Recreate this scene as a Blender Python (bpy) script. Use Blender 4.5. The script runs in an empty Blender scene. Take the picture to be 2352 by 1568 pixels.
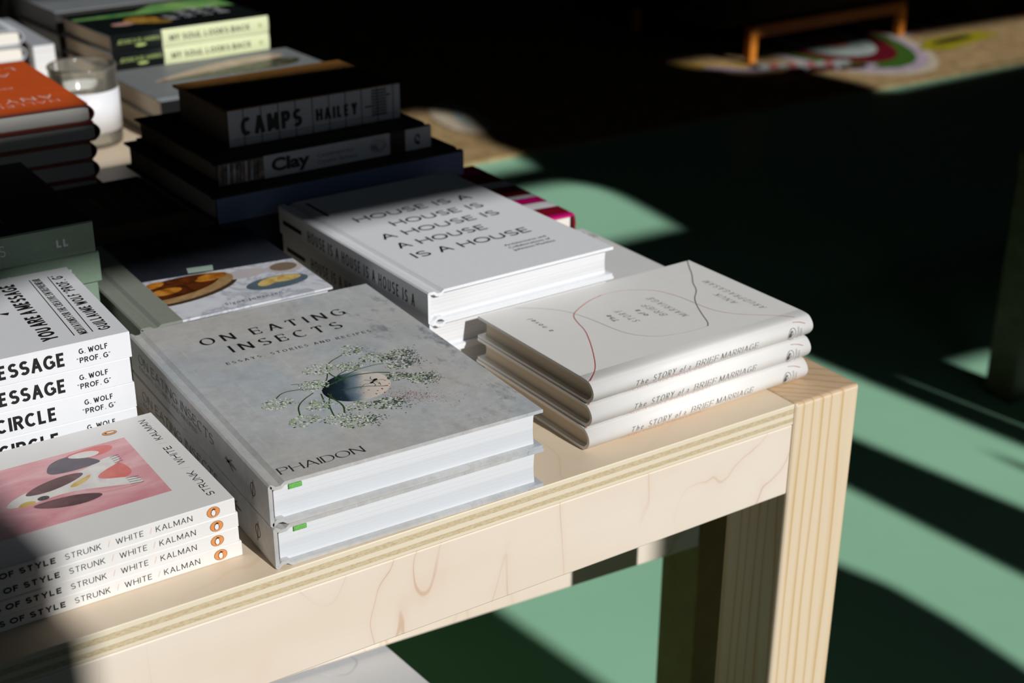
import bpy, bmesh, math, random
from mathutils import Vector, Matrix, noise as mnoise
S = bpy.context.scene
COL = S.collection
TZ = 0.75                                  # height of the table top above the floor
PI = math.pi

# ------------------------------------------------------------------ camera
cam_d = bpy.data.cameras.new('camera'); cam = bpy.data.objects.new('camera', cam_d); COL.objects.link(cam)
RX, RY, RZ = (0.838352, -0.545116, 0.003748), (-0.219656, -0.344094, -0.91288), (0.498915, 0.764492, -0.40821)
M = Matrix.Identity(4)
for i in range(3):
    M[i][0] = RX[i]; M[i][1] = -RY[i]; M[i][2] = -RZ[i]
M.translation = Vector((-0.80222703, -0.71406687, 0.49939545 + TZ))
cam.matrix_world = M
cam_d.sensor_fit = 'HORIZONTAL'; cam_d.sensor_width = 36.0; cam_d.lens = 3267.0 / 2352 * 36
cam_d.clip_start = 0.02; cam_d.clip_end = 60
cam_d.dof.use_dof = True; cam_d.dof.focus_distance = 0.955; cam_d.dof.aperture_fstop = 7.6
S.camera = cam

# ------------------------------------------------------------------ light
AZ, EL = math.radians(97.0), math.radians(31.0)
SUN = Vector((math.cos(AZ) * math.cos(EL), math.sin(AZ) * math.cos(EL), -math.sin(EL)))
sun_d = bpy.data.lights.new('sun', 'SUN'); sun = bpy.data.objects.new('sun', sun_d); COL.objects.link(sun)
sun_d.energy = 3.6; sun_d.angle = math.radians(0.72); sun_d.color = (1.0, 0.99, 0.972)
sun.rotation_euler = SUN.to_track_quat('-Z', 'Y').to_euler()
sun.location = (0.6, -4, 4)
W = bpy.data.worlds.new('sky'); S.world = W; W.use_nodes = True
bg = W.node_tree.nodes['Background']; bg.inputs[0].default_value = (0.72, 0.86, 1.0, 1); bg.inputs[1].default_value = 0.36
S.view_settings.view_transform = 'Standard'
try: S.view_settings.look = 'None'
except Exception: pass
S.view_settings.exposure = 0.0; S.view_settings.gamma = 1.0; S.view_settings.use_curve_mapping = False
S.cycles.use_denoising = True
S.cycles.max_bounces = 8; S.cycles.sample_clamp_indirect = 6.0; S.cycles.caustics_refractive = False; S.cycles.caustics_reflective = False

# ------------------------------------------------------------------ materials
def srgb(r, g, b):
    f = lambda c: (c / 255 / 12.92) if c / 255 <= 0.04045 else ((c / 255 + 0.055) / 1.055) ** 2.4
    return (f(r), f(g), f(b), 1)
def base(name, col, rough=0.55, spec=0.4):
    m = bpy.data.materials.new(name); m.use_nodes = True
    p = m.node_tree.nodes['Principled BSDF']
    if len(col) == 3: col = (*col, 1)
    p.inputs['Base Color'].default_value = col; p.inputs['Roughness'].default_value = rough
    p.inputs['Specular IOR Level'].default_value = spec
    return m, m.node_tree, p
class NT:                                   # small node helper
    def __init__(s, nt): s.nt = nt
    def new(s, t, **k):
        n = s.nt.nodes.new(t)
        for a, v in k.items(): setattr(n, a, v)
        return n
    def link(s, a, b): s.nt.links.new(a, b)
    def coord(s, scale=(1, 1, 1), rot=(0, 0, 0), loc=(0, 0, 0)):
        t = s.new('ShaderNodeTexCoord'); m = s.new('ShaderNodeMapping')
        m.inputs['Scale'].default_value = scale; m.inputs['Rotation'].default_value = rot; m.inputs['Location'].default_value = loc
        s.link(t.outputs['Object'], m.inputs[0]); return m.outputs[0]
    def noise(s, vec, scale, detail=3, rough=0.5, dist=0.0):
        n = s.new('ShaderNodeTexNoise'); n.inputs['Scale'].default_value = scale; n.inputs['Detail'].default_value = detail
        n.inputs['Roughness'].default_value = rough; n.inputs['Distortion'].default_value = dist
        s.link(vec, n.inputs['Vector']); return n.outputs['Fac']
    def ramp(s, fac, stops, interp='LINEAR'):
        r = s.new('ShaderNodeValToRGB'); r.color_ramp.interpolation = interp
        e = r.color_ramp.elements
        while len(e) < len(stops): e.new(0.5)
        for k, (pos, c) in zip(e, stops): k.position = pos; k.color = c if len(c) == 4 else (*c, 1)
        s.link(fac, r.inputs[0]); return r.outputs[0]
    def math(s, op, a, b=None, c=None):
        n = s.new('ShaderNodeMath', operation=op)
        for i, v in enumerate((a, b, c)):
            if v is None: continue
            if isinstance(v, (int, float)): n.inputs[i].default_value = v
            else: s.link(v, n.inputs[i])
        return n.outputs[0]
    def mix(s, fac, a, b, mode='MIX'):
        n = s.new('ShaderNodeMix', data_type='RGBA', blend_type=mode)
        for sock, v in ((n.inputs[0], fac), (n.inputs[6], a), (n.inputs[7], b)):
            if isinstance(v, (int, float)): sock.default_value = v
            elif isinstance(v, tuple): sock.default_value = v
            else: s.link(v, sock)
        return n.outputs[2]
    def bump(s, fac, p, strength, dist=0.001):
        b = s.new('ShaderNodeBump'); b.inputs['Strength'].default_value = strength; b.inputs['Distance'].default_value = dist
        s.link(fac, b.inputs['Height']); s.link(b.outputs[0], p.inputs['Normal'])
MATS = {}
def flat(name, col, rough=0.55, spec=0.35, vary=0.03, scale=60):
    """Plain printed or painted surface: one colour with a faint procedural mottle."""
    if name in MATS: return MATS[name]
    m, nt, p = base(name, col, rough, spec); k = NT(nt)
    f = k.noise(k.coord(), scale, 4)
    c = Vector(col[:3])
    a = tuple(min(1, x * (1 - vary)) for x in c) + (1,); b = tuple(min(1, x * (1 + vary)) for x in c) + (1,)
    k.link(k.ramp(f, [(0.3, a), (0.7, b)]), p.inputs['Base Color'])
    MATS[name] = m; return m
def mwood_leg():
    m, nt, p = base('pine_leg', (0.7, 0.5, 0.3), 0.5, 0.3); k = NT(nt)
    tc = k.coord(); sep = k.new('ShaderNodeSeparateXYZ'); k.link(tc, sep.inputs[0])
    wob = k.noise(k.coord((34, 34, 2.2)), 1.0, 2)
    # growth rings: nearly flat sheets crossing the post, tighter towards one side
    t = k.math('ADD', k.math('MULTIPLY', sep.outputs[0], 0.70), k.math('MULTIPLY', sep.outputs[1], 0.71))
    t = k.math('ADD', t, k.math('MULTIPLY', k.math('SUBTRACT', wob, 0.5), 0.013))
    t2 = k.math('SUBTRACT', k.math('MULTIPLY', t, 150.0), k.math('MULTIPLY', k.math('MULTIPLY', t, t), 560.0))
    fr = k.math('FRACT', t2)
    c = k.ramp(fr, [(0.0, srgb(233, 214, 184)), (0.55, srgb(235, 217, 188)), (0.78, srgb(227, 203, 164)), (0.88, srgb(209, 174, 122)), (0.94, srgb(224, 197, 154)), (1.0, srgb(233, 214, 184))])
    geo = k.new('ShaderNodeNewGeometry'); ns = k.new('ShaderNodeSeparateXYZ'); k.link(geo.outputs['Normal'], ns.inputs[0])
    end = k.math('GREATER_THAN', ns.outputs[2], 0.7)
    fib = k.noise(k.coord((120, 120, 4)), 1.0, 3)
    c = k.mix(k.math('MULTIPLY', fib, 0.14), c, srgb(205, 170, 120))
    c = k.mix(end, c, k.mix(0.45, c, srgb(168, 122, 80)))
    k.link(c, p.inputs['Base Color']); return m
def mveneer(name, axis_scale, c0, c1, cl, amount=0.75, line_scale=5.0, tilt=0.0):
    """Pale rotary veneer: contour lines of a stretched noise field give the wandering figure."""
    m, nt, p = base(name, c0, 0.42, 0.35); k = NT(nt)
    n = k.noise(k.coord(axis_scale, (0, tilt, 0)), 1.0, 3.2, 0.42, 0.35)
    fr = k.math('FRACT', k.math('MULTIPLY', n, line_scale * 2))
    d = k.math('ABSOLUTE', k.math('SUBTRACT', fr, 0.5))
    line = k.ramp(d, [(0.0, (1, 1, 1)), (0.010, (0.8, 0.8, 0.8)), (0.022, (0.2, 0.2, 0.2)), (0.10, (0.06, 0.06, 0.06)), (0.25, (0, 0, 0))])
    fade = k.ramp(k.noise(k.coord((9, 9, 9)), 1.0, 2), [(0.38, (0.05, 0.05, 0.05)), (0.62, (1, 1, 1))])
    broad = k.ramp(k.noise(k.coord((4, 4, 14)), 1.0, 3), [(0.35, c0), (0.65, c1)])
    fine = k.noise(k.coord((40, 40, 700)), 1.0, 2)
    f = k.math('MULTIPLY', k.math('MULTIPLY', line, fade), amount)
    c = k.mix(f, broad, cl)
    c = k.mix(k.math('MULTIPLY', fine, 0.06), c, cl)
    k.link(c, p.inputs['Base Color']); return m
def mply():
    m, nt, p = base('plywood_edge', (0.7, 0.6, 0.4), 0.6, 0.25); k = NT(nt)
    sep = k.new('ShaderNodeSeparateXYZ'); k.link(k.coord(), sep.inputs[0])
    t = k.math('DIVIDE', k.math('ADD', sep.outputs[2], 0.018), 0.018)
    light, dark = srgb(234, 223, 198), srgb(216, 200, 166)
    lay = k.ramp(t, [(0, light), (0.16, dark), (0.36, light), (0.56, dark), (0.80, light)], 'CONSTANT')
    mask = k.ramp(t, [(0, (0, 0, 0)), (0.16, (1, 1, 1)), (0.36, (0, 0, 0)), (0.56, (1, 1, 1)), (0.80, (0, 0, 0))], 'CONSTANT')
    sp = k.ramp(k.noise(k.coord((300, 300, 700)), 1.0, 4, 0.7), [(0.42, (0, 0, 0)), (0.7, (1, 1, 1))])
    c = k.mix(k.math('MULTIPLY', k.math('MULTIPLY', sp, mask), 0.5), lay, srgb(168, 132, 84))
    c = k.mix(k.ramp(t, [(0.0, (1, 1, 1)), (0.035, (0, 0, 0))]), c, srgb(140, 95, 50))
    k.link(c, p.inputs['Base Color']); return m
def mpages(name, c0, c1, lines=900, band=None):
    m, nt, p = base(name, c0, 0.8, 0.15); k = NT(nt)
    n = k.noise(k.coord((3, 3, lines)), 1.0, 3, 0.6)
    c = k.ramp(n, [(0.34, c1), (0.56, c0)])
    if band:                                 # paper stock changes part way through the block
        sep = k.new('ShaderNodeSeparateXYZ'); k.link(k.coord(), sep.inputs[0])
        c = k.mix(k.math('LESS_THAN', sep.outputs[2], band[0]), c, k.mix(1.0, c, band[1], 'MULTIPLY'))
    k.link(c, p.inputs['Base Color']); k.bump(n, p, 0.25, 0.0004); return m
def mconcrete():
    m, nt, p = base('concrete_print', (0.45, 0.46, 0.48), 0.36, 0.45); k = NT(nt)
    big = k.noise(k.coord((9, 9, 9)), 1.0, 6, 0.62, 0.8)
    c = k.ramp(big, [(0.26, srgb(164, 178, 190)), (0.42, srgb(190, 198, 205)), (0.56, srgb(204, 206, 207)), (0.74, srgb(182, 188, 190))])
    st = k.noise(k.coord((38, 60, 40), loc=(3, 1, 2)), 1.0, 6, 0.7, 0.4)
    c = k.mix(k.ramp(st, [(0.48, (0, 0, 0)), (0.74, (0.45, 0.45, 0.45))]), c, srgb(160, 158, 154))
    wm = k.ramp(k.noise(k.coord((7, 7, 7), loc=(2, 5, 0)), 1.0, 3), [(0.42, (0, 0, 0)), (0.62, (0.5, 0.5, 0.5))])
    c = k.mix(wm, c, srgb(198, 190, 180))
    gr = k.ramp(k.noise(k.coord((160, 120, 120)), 1.0, 4, 0.7), [(0.40, (0, 0, 0)), (0.7, (0.5, 0.5, 0.5))])
    c = k.mix(gr, c, srgb(170, 172, 172))
    sep = k.new('ShaderNodeSeparateXYZ'); k.link(k.coord(), sep.inputs[0])
    # dark scuffs gathered towards the fore edge
    ed = k.ramp(sep.outputs[1], [(0.10, (0, 0, 0)), (0.19, (1, 1, 1))])
    sc = k.ramp(k.noise(k.coord((26, 44, 30), loc=(7, 4, 1)), 1.0, 7, 0.75), [(0.56, (0, 0, 0)), (0.68, (0.7, 0.7, 0.7))])
    c = k.mix(k.math('MULTIPLY', sc, ed), c, srgb(74, 84, 98))
    hair = k.ramp(k.noise(k.coord((30, 420, 30), rot=(0, 0, 0.5)), 1.0, 2), [(0.62, (0, 0, 0)), (0.72, (0.35, 0.35, 0.35))])
    c = k.mix(hair, c, srgb(214, 214, 212))
    k.link(c, p.inputs['Base Color']); return m
def mmarble():
    m, nt, p = base('marble_print', (0.7, 0.7, 0.72), 0.3, 0.5); k = NT(nt)
    n = k.noise(k.coord((26, 26, 26)), 1.0, 5, 0.6, 1.6)
    d = k.math('ABSOLUTE', k.math('SUBTRACT', n, 0.5))
    k.link(k.ramp(d, [(0.0, srgb(176, 180, 192)), (0.05, srgb(216, 219, 228)), (0.2, srgb(228, 230, 236))]), p.inputs['Base Color']); return m
def mfloor():
    m, nt, p = base('mint_floor', (0.36, 0.62, 0.45), 0.42, 0.35); k = NT(nt)
    n = k.noise(k.coord((2, 2, 2)), 1.0, 5, 0.6)
    f = k.noise(k.coord((70, 70, 70)), 1.0, 3)
    c = k.ramp(n, [(0.35, srgb(157, 210, 176)), (0.65, srgb(164, 217, 184))])
    k.link(k.mix(k.math('MULTIPLY', f, 0.06), c, srgb(140, 190, 160)), p.inputs['Base Color']); return m
def mrug(name, a, b, sc=90):
    m, nt, p = base(name, a, 0.95, 0.05); k = NT(nt)
    n = k.noise(k.coord((sc, sc * 0.6, sc)), 1.0, 4, 0.75)
    k.link(k.ramp(n, [(0.3, a), (0.7, b)]), p.inputs['Base Color']); k.bump(n, p, 0.6, 0.006); return m
def mwash(name, stops, scale=(14, 14, 14), dist=1.2, rough=0.33):
    m, nt, p = base(name, stops[0][1], rough, 0.45); k = NT(nt)
    n = k.noise(k.coord(scale), 1.0, 4, 0.55, dist)
    k.link(k.ramp(n, stops), p.inputs['Base Color']); return m
def mgrad(name, axis, lo, hi, stops, rough=0.33):
    m, nt, p = base(name, stops[0][1], rough, 0.45); k = NT(nt)
    sep = k.new('ShaderNodeSeparateXYZ'); k.link(k.coord(), sep.inputs[0])
    t = k.math('ADD', k.math('ADD', k.math('MULTIPLY', sep.outputs[0], axis[0]), k.math('MULTIPLY', sep.outputs[1], axis[1])), axis[2])
    t = k.math('ADD', t, k.math('MULTIPLY', k.math('SUBTRACT', k.noise(k.coord((90, 90, 90)), 1.0, 4), 0.5), 0.012))
    mr = k.new('ShaderNodeMapRange'); mr.inputs[1].default_value = lo; mr.inputs[2].default_value = hi; k.link(t, mr.inputs[0])
    k.link(k.ramp(mr.outputs[0], stops), p.inputs['Base Color']); return m

WHITE = flat('white_cover', (0.82, 0.83, 0.86), 0.42, 0.45, 0.01)
WARM = flat('warm_white_cover', (0.82, 0.81, 0.795), 0.4, 0.45, 0.01)
JACKET = flat('jacket_white', (0.85, 0.835, 0.815), 0.5, 0.35, 0.012)
LINEN = flat('house_linen_white', (0.82, 0.84, 0.875), 0.62, 0.3, 0.02, 400)
INK = flat('black_ink', (0.012, 0.012, 0.013), 0.5, 0.3, 0)
GREYINK = flat('grey_ink', (0.10, 0.10, 0.10), 0.6, 0.3, 0.3, 900)
DKINK = flat('dark_brown_ink', (0.03, 0.028, 0.026), 0.5, 0.3, 0)
PINKINK = flat('pale_pink_ink', (0.78, 0.50, 0.44), 0.5, 0.3, 0)
REDINK = flat('red_ink', (0.58, 0.09, 0.07), 0.5, 0.3, 0)
ROSEINK = flat('rose_line_ink', (0.68, 0.36, 0.33), 0.5, 0.3, 0)
OLIVEINK = flat('olive_line_ink', (0.22, 0.19, 0.12), 0.5, 0.3, 0)
TANINK = flat('tan_line_ink', (0.52, 0.47, 0.38), 0.5, 0.3, 0)
ORANGE = flat('orange_badge', srgb(228, 148, 84), 0.45, 0.35, 0.02)
WPAGE = mpages('white_pages', (0.77, 0.775, 0.79, 1), (0.67, 0.675, 0.69, 1), 700)
IPAGE = mpages('coated_pages', (0.77, 0.78, 0.80, 1), (0.73, 0.74, 0.765, 1), 900, (0.0150, (0.91, 0.93, 0.95, 1)))
CPAGE = mpages('cream_pages', (0.66, 0.57, 0.45, 1), (0.56, 0.47, 0.36, 1), 1100)
GPAGE = mpages('grey_pages', (0.46, 0.45, 0.42, 1), (0.38, 0.37, 0.345, 1), 900)
LPAGE = mpages('ivory_pages', (0.83, 0.80, 0.74, 1), (0.76, 0.73, 0.66, 1), 900)
CONC = mconcrete(); MARBLE = mmarble()

# ------------------------------------------------------------------ mesh helpers
class MB:
    def __init__(s): s.bm = bmesh.new(); s.m = []
    def mi(s, mat):
        if mat not in s.m: s.m.append(mat)
        return s.m.index(mat)
    def face(s, pts, mat, smooth=False):
        vs = [s.bm.verts.new(p) for p in pts]
        try:
            f = s.bm.faces.new(vs); f.material_index = s.mi(mat); f.smooth = smooth
        except ValueError: pass
    def box(s, a, b, mat, mats=None):
        (x0, y0, z0), (x1, y1, z1) = a, b
        v = [s.bm.verts.new(p) for p in ((x0, y0, z0), (x1, y0, z0), (x1, y1, z0), (x0, y1, z0), (x0, y0, z1), (x1, y0, z1), (x1, y1, z1), (x0, y1, z1))]
        for n, q in enumerate(((3, 2, 1, 0), (4, 5, 6, 7), (0, 1, 5, 4), (1, 2, 6, 5), (2, 3, 7, 6), (3, 0, 4, 7))):
            f = s.bm.faces.new([v[i] for i in q]); f.material_index = s.mi((mats or {}).get(n, mat))
    def prism(s, pts, z0, z1, mtop, mside, mbot=None):
        a = [s.bm.verts.new((*p, z0)) for p in pts]; b = [s.bm.verts.new((*p, z1)) for p in pts]; n = len(pts)
        f = s.bm.faces.new(b); f.material_index = s.mi(mtop)
        f = s.bm.faces.new(a[::-1]); f.material_index = s.mi(mbot or mside)
        for i in range(n):
            f = s.bm.faces.new((a[i], a[(i + 1) % n], b[(i + 1) % n], b[i])); f.material_index = s.mi(mside)
    def lathe(s, prof, mat, n=48, close=False):
        rings = []
        for r, z in prof: rings.append([s.bm.verts.new((r * math.cos(2 * PI * k / n), r * math.sin(2 * PI * k / n), z)) for k in range(n)])
        m = len(rings)
        for i in range(m if close else m - 1):
            A, B = rings[i], rings[(i + 1) % m]
            for k in range(n):
                f = s.bm.faces.new((A[k], A[(k + 1) % n], B[(k + 1) % n], B[k])); f.material_index = s.mi(mat); f.smooth = True
        return rings
    def cap(s, ring, mat, flip=False):
        f = s.bm.faces.new(ring[::-1] if flip else ring); f.material_index = s.mi(mat)
    def build(s, name, parent=None, bevel=0.0, seg=2, merge=False):
        if merge: bmesh.ops.remove_doubles(s.bm, verts=s.bm.verts, dist=1e-6)
        me = bpy.data.meshes.new(name); s.bm.to_mesh(me); s.bm.free()
        for m in s.m: me.materials.append(m)
        o = bpy.data.objects.new(name, me); COL.objects.link(o)
        if parent: o.parent = parent
        if bevel:
            b = o.modifiers.new('edge', 'BEVEL'); b.width = bevel; b.segments = seg; b.limit_method = 'ANGLE'; b.angle_limit = 0.8
        return o
def thing(name, label, cat, loc=(0, 0, 0), rz=0.0, group=None):
    o = bpy.data.objects.new(name, None); COL.objects.link(o); o.empty_display_size = 0.05
    o.location = loc; o.rotation_euler = (0, 0, rz); o['label'] = label; o['category'] = cat
    if group: o['group'] = group
    return o
def dup(root, loc, rz, label):
    r = root.copy(); COL.objects.link(r); r.location = loc; r.rotation_euler = (0, 0, rz); r['label'] = label
    for ch in list(root.children):
        c = ch.copy(); COL.objects.link(c); c.parent = r
        for g in ch.children:
            d = g.copy(); COL.objects.link(d); d.parent = c
    return r
def struct(mb, name, loc=(0, 0, 0)):
    o = mb.build(name); o.location = loc; o['kind'] = 'structure'; return o

# ------------------------------------------------------------------ drawn lettering
def arc(cx, cy, rx, ry, a0, a1, n=14):
    return [(cx + rx * math.cos(math.radians(a0 + (a1 - a0) * i / n)), cy + ry * math.sin(math.radians(a0 + (a1 - a0) * i / n))) for i in range(n + 1)]
G = {
 'A': (.72, [[(0, 0), (.36, 1)], [(.36, 1), (.72, 0)], [(.14, .34), (.58, .34)]]),
 'B': (.58, [[(0, 0), (0, 1)], [(0, 1), (.3, 1)] + arc(.3, .76, .24, .24, 90, -90) + [(0, .52)], [(.3, .52)] + arc(.31, .26, .27, .26, 90, -90) + [(0, 0)]]),
 'C': (.72, [arc(.38, .5, .38, .5, 48, 312, 24)]),
 'D': (.68, [[(0, 0), (0, 1)], [(0, 1), (.26, 1)] + arc(.26, .5, .42, .5, 90, -90, 20) + [(0, 0)]]),
 'E': (.52, [[(0, 0), (0, 1)], [(0, 1), (.52, 1)], [(0, .52), (.46, .52)], [(0, 0), (.52, 0)]]),
 'F': (.5, [[(0, 0), (0, 1)], [(0, 1), (.5, 1)], [(0, .5), (.44, .5)]]),
 'G': (.78, [arc(.4, .5, .4, .5, 48, 330, 24) + [(.76, .1)], [(.76, .05), (.76, .47)], [(.46, .47), (.76, .47)]]),
 'H': (.68, [[(0, 0), (0, 1)], [(.68, 0), (.68, 1)], [(0, .52), (.68, .52)]]),
 'I': (.02, [[(.01, 0), (.01, 1)]]),
 'J': (.4, [[(.4, 1), (.4, .25)] + arc(.2, .22, .2, .22, 0, -180)]),
 'K': (.62, [[(0, 0), (0, 1)], [(.58, 1), (0, .38)], [(.2, .58), (.62, 0)]]),
 'L': (.5, [[(0, 0), (0, 1)], [(0, 0), (.5, 0)]]),
 'M': (.82, [[(0, 0), (0, 1)], [(0, 1), (.41, .05)], [(.41, .05), (.82, 1)], [(.82, 0), (.82, 1)]]),
 'N': (.68, [[(0, 0), (0, 1)], [(0, 1), (.68, 0)], [(.68, 0), (.68, 1)]]),
 'O': (.82, [arc(.41, .5, .41, .5, 90, 450, 32)]),
 'P': (.56, [[(0, 0), (0, 1)], [(0, 1), (.3, 1)] + arc(.3, .74, .26, .26, 90, -90) + [(0, .48)]]),
 'R': (.6, [[(0, 0), (0, 1)], [(0, 1), (.3, 1)] + arc(.3, .75, .26, .25, 90, -90) + [(0, .5)], [(.28, .5), (.6, 0)]]),
 'S': (.58, [arc(.29, .75, .26, .25, 32, 270, 16) + arc(.29, .25, .29, .25, 88, -148, 16)]),
 'T': (.62, [[(.31, 0), (.31, 1)], [(0, 1), (.62, 1)]]),
 'U': (.66, [[(0, 1), (0, .32)] + arc(.33, .32, .33, .32, 180, 360, 18) + [(.66, 1)]]),
 'V': (.68, [[(0, 1), (.34, 0)], [(.34, 0), (.68, 1)]]),
 'W': (1.0, [[(0, 1), (.26, 0)], [(.26, 0), (.5, .95)], [(.5, .95), (.74, 0)], [(.74, 0), (1.0, 1)]]),
 'X': (.64, [[(0, 0), (.64, 1)], [(0, 1), (.64, 0)]]),
 'Y': (.66, [[(0, 1), (.33, .46)], [(.66, 1), (.33, .46)], [(.33, .46), (.33, 0)]]),
 'Z': (.6, [[(0, 1), (.6, 1)], [(.6, 1), (0, 0)], [(0, 0), (.6, 0)]]),
 ' ': (.22, []), '.': (.02, [[(.01, 0), (.01, .03)]]), ',': (.04, [[(.03, .04), (-.02, -.14)]]), '/': (.34, [[(0, -.05), (.34, 1.1)]]),
 '\u201c': (.2, [[(.06, .98), (0, .78)], [(.22, .98), (.16, .78)]]), '\u201d': (.2, [[(.02, .98), (-.04, .78)], [(.18, .98), (.12, .78)]]),
}
def ribbon(mb, fmap, pts, wf, mat, closed=False, lift=0.0002):
    """A drawn line of varying width laid on a surface given by fmap(a, b, lift)."""
    bk_ = getattr(fmap, '__self__', None)
    if bk_ is not None and getattr(bk_, 'bulge', 0) and fmap.__name__ == 'spine':
        q = []
        for i in range(len(pts) if closed else len(pts) - 1):
            a_, b_ = Vector(pts[i]), Vector(pts[(i + 1) % len(pts)]); k_ = max(1, int(abs(b_.y - a_.y) / .0012) + 1)
            q += [tuple(a_.lerp(b_, j / k_)) for j in range(k_)]
        pts = q if closed else q + [pts[-1]]
    n = len(pts); L = []; Rr = []
    for i in range(n):
        p = Vector(pts[i])
        d0 = (p - Vector(pts[i - 1])) if (i > 0 or closed) else None
        d1 = (Vector(pts[(i + 1) % n]) - p) if (i < n - 1 or closed) else None
        if d0 is not None and d0.length < 1e-9: d0 = None
        if d1 is not None and d1.length < 1e-9: d1 = None
        d = (d0.normalized() if d0 else Vector((0, 0))) + (d1.normalized() if d1 else Vector((0, 0)))
        if d.length < 1e-6: d = d0 or d1
        d = d.normalized(); nv = Vector((-d.y, d.x))
        if d0 and d1:
            c = max(0.5, d0.normalized().dot(d)); w = wf(d) / c
        else: w = wf(d)
        L.append(p + nv * w / 2); Rr.append(p - nv * w / 2)
    V = [(mb.bm.verts.new(fmap(*l, lift)), mb.bm.verts.new(fmap(*r, lift))) for l, r in zip(L, Rr)]
    idx = mb.mi(mat)
    for i in range(n if closed else n - 1):
        a, b = V[i], V[(i + 1) % n]
        try:
            f = mb.bm.faces.new((a[1], b[1], b[0], a[0])); f.material_index = idx
        except ValueError: pass
def text(mb, fmap, s, a, b, h, mat, width=None, weight=.1, thin=None, serif=0.0, slant=0.0, track=.16, align='l', sx=1.0, lift=0.0002):
    """Capital lettering drawn from strokes; a, b = start of the base line, h = cap height, width = total length (all metres)."""
    thin = weight if thin is None else thin
    adv = [G[c][0] for c in s]; n = len(s)
    extra = sum((weight if c != ' ' else 0) for c in s) + track * (n - 1)
    if width: sx = max(.2, (width / h - extra) / max(1e-6, sum(adv)))
    tot = sum(adv) * sx + extra
    x = {'l': 0, 'c': -tot / 2, 'r': -tot}[align]; w0, t0, l0 = weight, thin, lift; ns_ = 0
    nib = math.radians(22)
    def wf(d):
        return (thin + (weight - thin) * abs(math.sin(math.atan2(d.y, d.x) - nib)) ** 1.3) * h
    for c, ad in zip(s, adv):
        weight, thin = (w0 * .55, t0 * .55) if c in '\u201c\u201d' else (w0, t0)
        for st in G[c][1]:
            ns_ += 1; lift = l0 + 2.5e-6 * (ns_ % 7)
            closed = len(st) > 20 and (Vector(st[0]) - Vector(st[-1])).length < 1e-6
            P = [((q[0] * sx + (weight / 2)), q[1] * (1 - thin) + thin / 2) for q in st]
            if closed: P = P[:-1]
            else:
                for e, o_ in ((0, 1), (-1, -2)):
                    d = Vector(P[e]) - Vector(P[o_])
                    if abs(d.y) > .6 * abs(d.x) and (st[e][1] in (0, 1)) and len(P) < 6:
                        P[e] = (P[e][0], P[e][1] + math.copysign(thin / 2, d.y))
            Q = [(a + (x + px + slant * py) * h, b + py * h) for px, py in P]
            ribbon(mb, fmap, Q, wf, mat, closed, lift)
            if serif and c not in ',./\u201c\u201d' and not closed:
                for e, o_ in ((0, 1), (-1, -2)):
                    d = Vector(P[e]) - Vector(P[o_])
                    if st[e][1] in (0, 1) and abs(d.y) > abs(d.x) * .8 and len(st) < 20 and c not in 'S':
                        yy = thin / 2 if st[e][1] == 0 else 1 - thin / 2
                        if c in 'AMNVW' and st[e][1] == (1 if c == 'A' else 0) and st[e][0] not in (0, .68, .82, 1.0): continue
                        ribbon(mb, fmap, [(a + (x + P[e][0] - serif + slant * yy) * h, b + yy * h), (a + (x + P[e][0] + serif + slant * yy) * h, b + yy * h)], lambda d: thin * h, mat, False, lift)
                    elif c in 'EFLTZ' and abs(d.x) > abs(d.y) and st[e][0] > .3 * sx or (c == 'T' and abs(d.x) > abs(d.y)):
                        yy = P[e][1]; sg = 1 if st[e][1] < .4 else -1
                        ribbon(mb, fmap, [(a + (x + P[e][0] + slant * yy) * h, b + yy * h), (a + (x + P[e][0] + slant * (yy + sg * .2)) * h, b + (yy + sg * .2) * h)], lambda d: thin * 1.5 * h, mat, False, lift)
        x += ad * sx + (w0 if c != ' ' else 0) + track
def small(mb, fmap, s, a, b, size, mat, width=None, shear=0.0, bold=0.0, align='LEFT', lift=0.0002, space=1.0):
    """Lower-case lettering from the built-in typeface."""
    cu = bpy.data.curves.new('t', 'FONT'); cu.body = s; cu.size = 1.0; cu.shear = shear; cu.offset = bold; cu.resolution_u = 3; cu.space_character = space
    o = bpy.data.objects.new('t', cu); COL.objects.link(o)
    dg = bpy.context.evaluated_depsgraph_get(); me = bpy.data.meshes.new_from_object(o.evaluated_get(dg))
    xs = [v.co.x for v in me.vertices]; x0, x1 = min(xs), max(xs)
    k = (width / (x1 - x0)) if width else size; off = {'LEFT': x0, 'CENTER': (x0 + x1) / 2, 'RIGHT': x1}[align]
    vs = [mb.bm.verts.new(fmap(a + (v.co.x - off) * k, b + v.co.y * size, lift)) for v in me.vertices]; idx = mb.mi(mat)
    for p in me.polygons:
        try:
            f = mb.bm.faces.new([vs[i] for i in p.vertices]); f.material_index = idx
        except ValueError: pass
    bpy.data.objects.remove(o); bpy.data.curves.remove(cu); bpy.data.meshes.remove(me)
def blob(mb, fmap, pts, mat, lift=0.0001): mb.face([fmap(*p, lift) for p in pts], mat)
def ell(cx, cy, rx, ry, rot=0, n=28):
    c, s = math.cos(rot), math.sin(rot)
    return [(cx + rx * math.cos(2 * PI * i / n) * c - ry * math.sin(2 * PI * i / n) * s, cy + rx * math.cos(2 * PI * i / n) * s + ry * math.sin(2 * PI * i / n) * c) for i in range(n)]
def smooth(pts, closed=False, it=2):
    for _ in range(it):
        n = len(pts); q = []
        if not closed: q.append(pts[0])
        for i in range(n if closed else n - 1):
            p0, p1 = pts[i], pts[(i + 1) % n]
            q += [(p0[0] * .75 + p1[0] * .25, p0[1] * .75 + p1[1] * .25), (p0[0] * .25 + p1[0] * .75, p0[1] * .25 + p1[1] * .75)]
        if not closed: q.append(pts[-1])
        pts = q
    return pts

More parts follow.
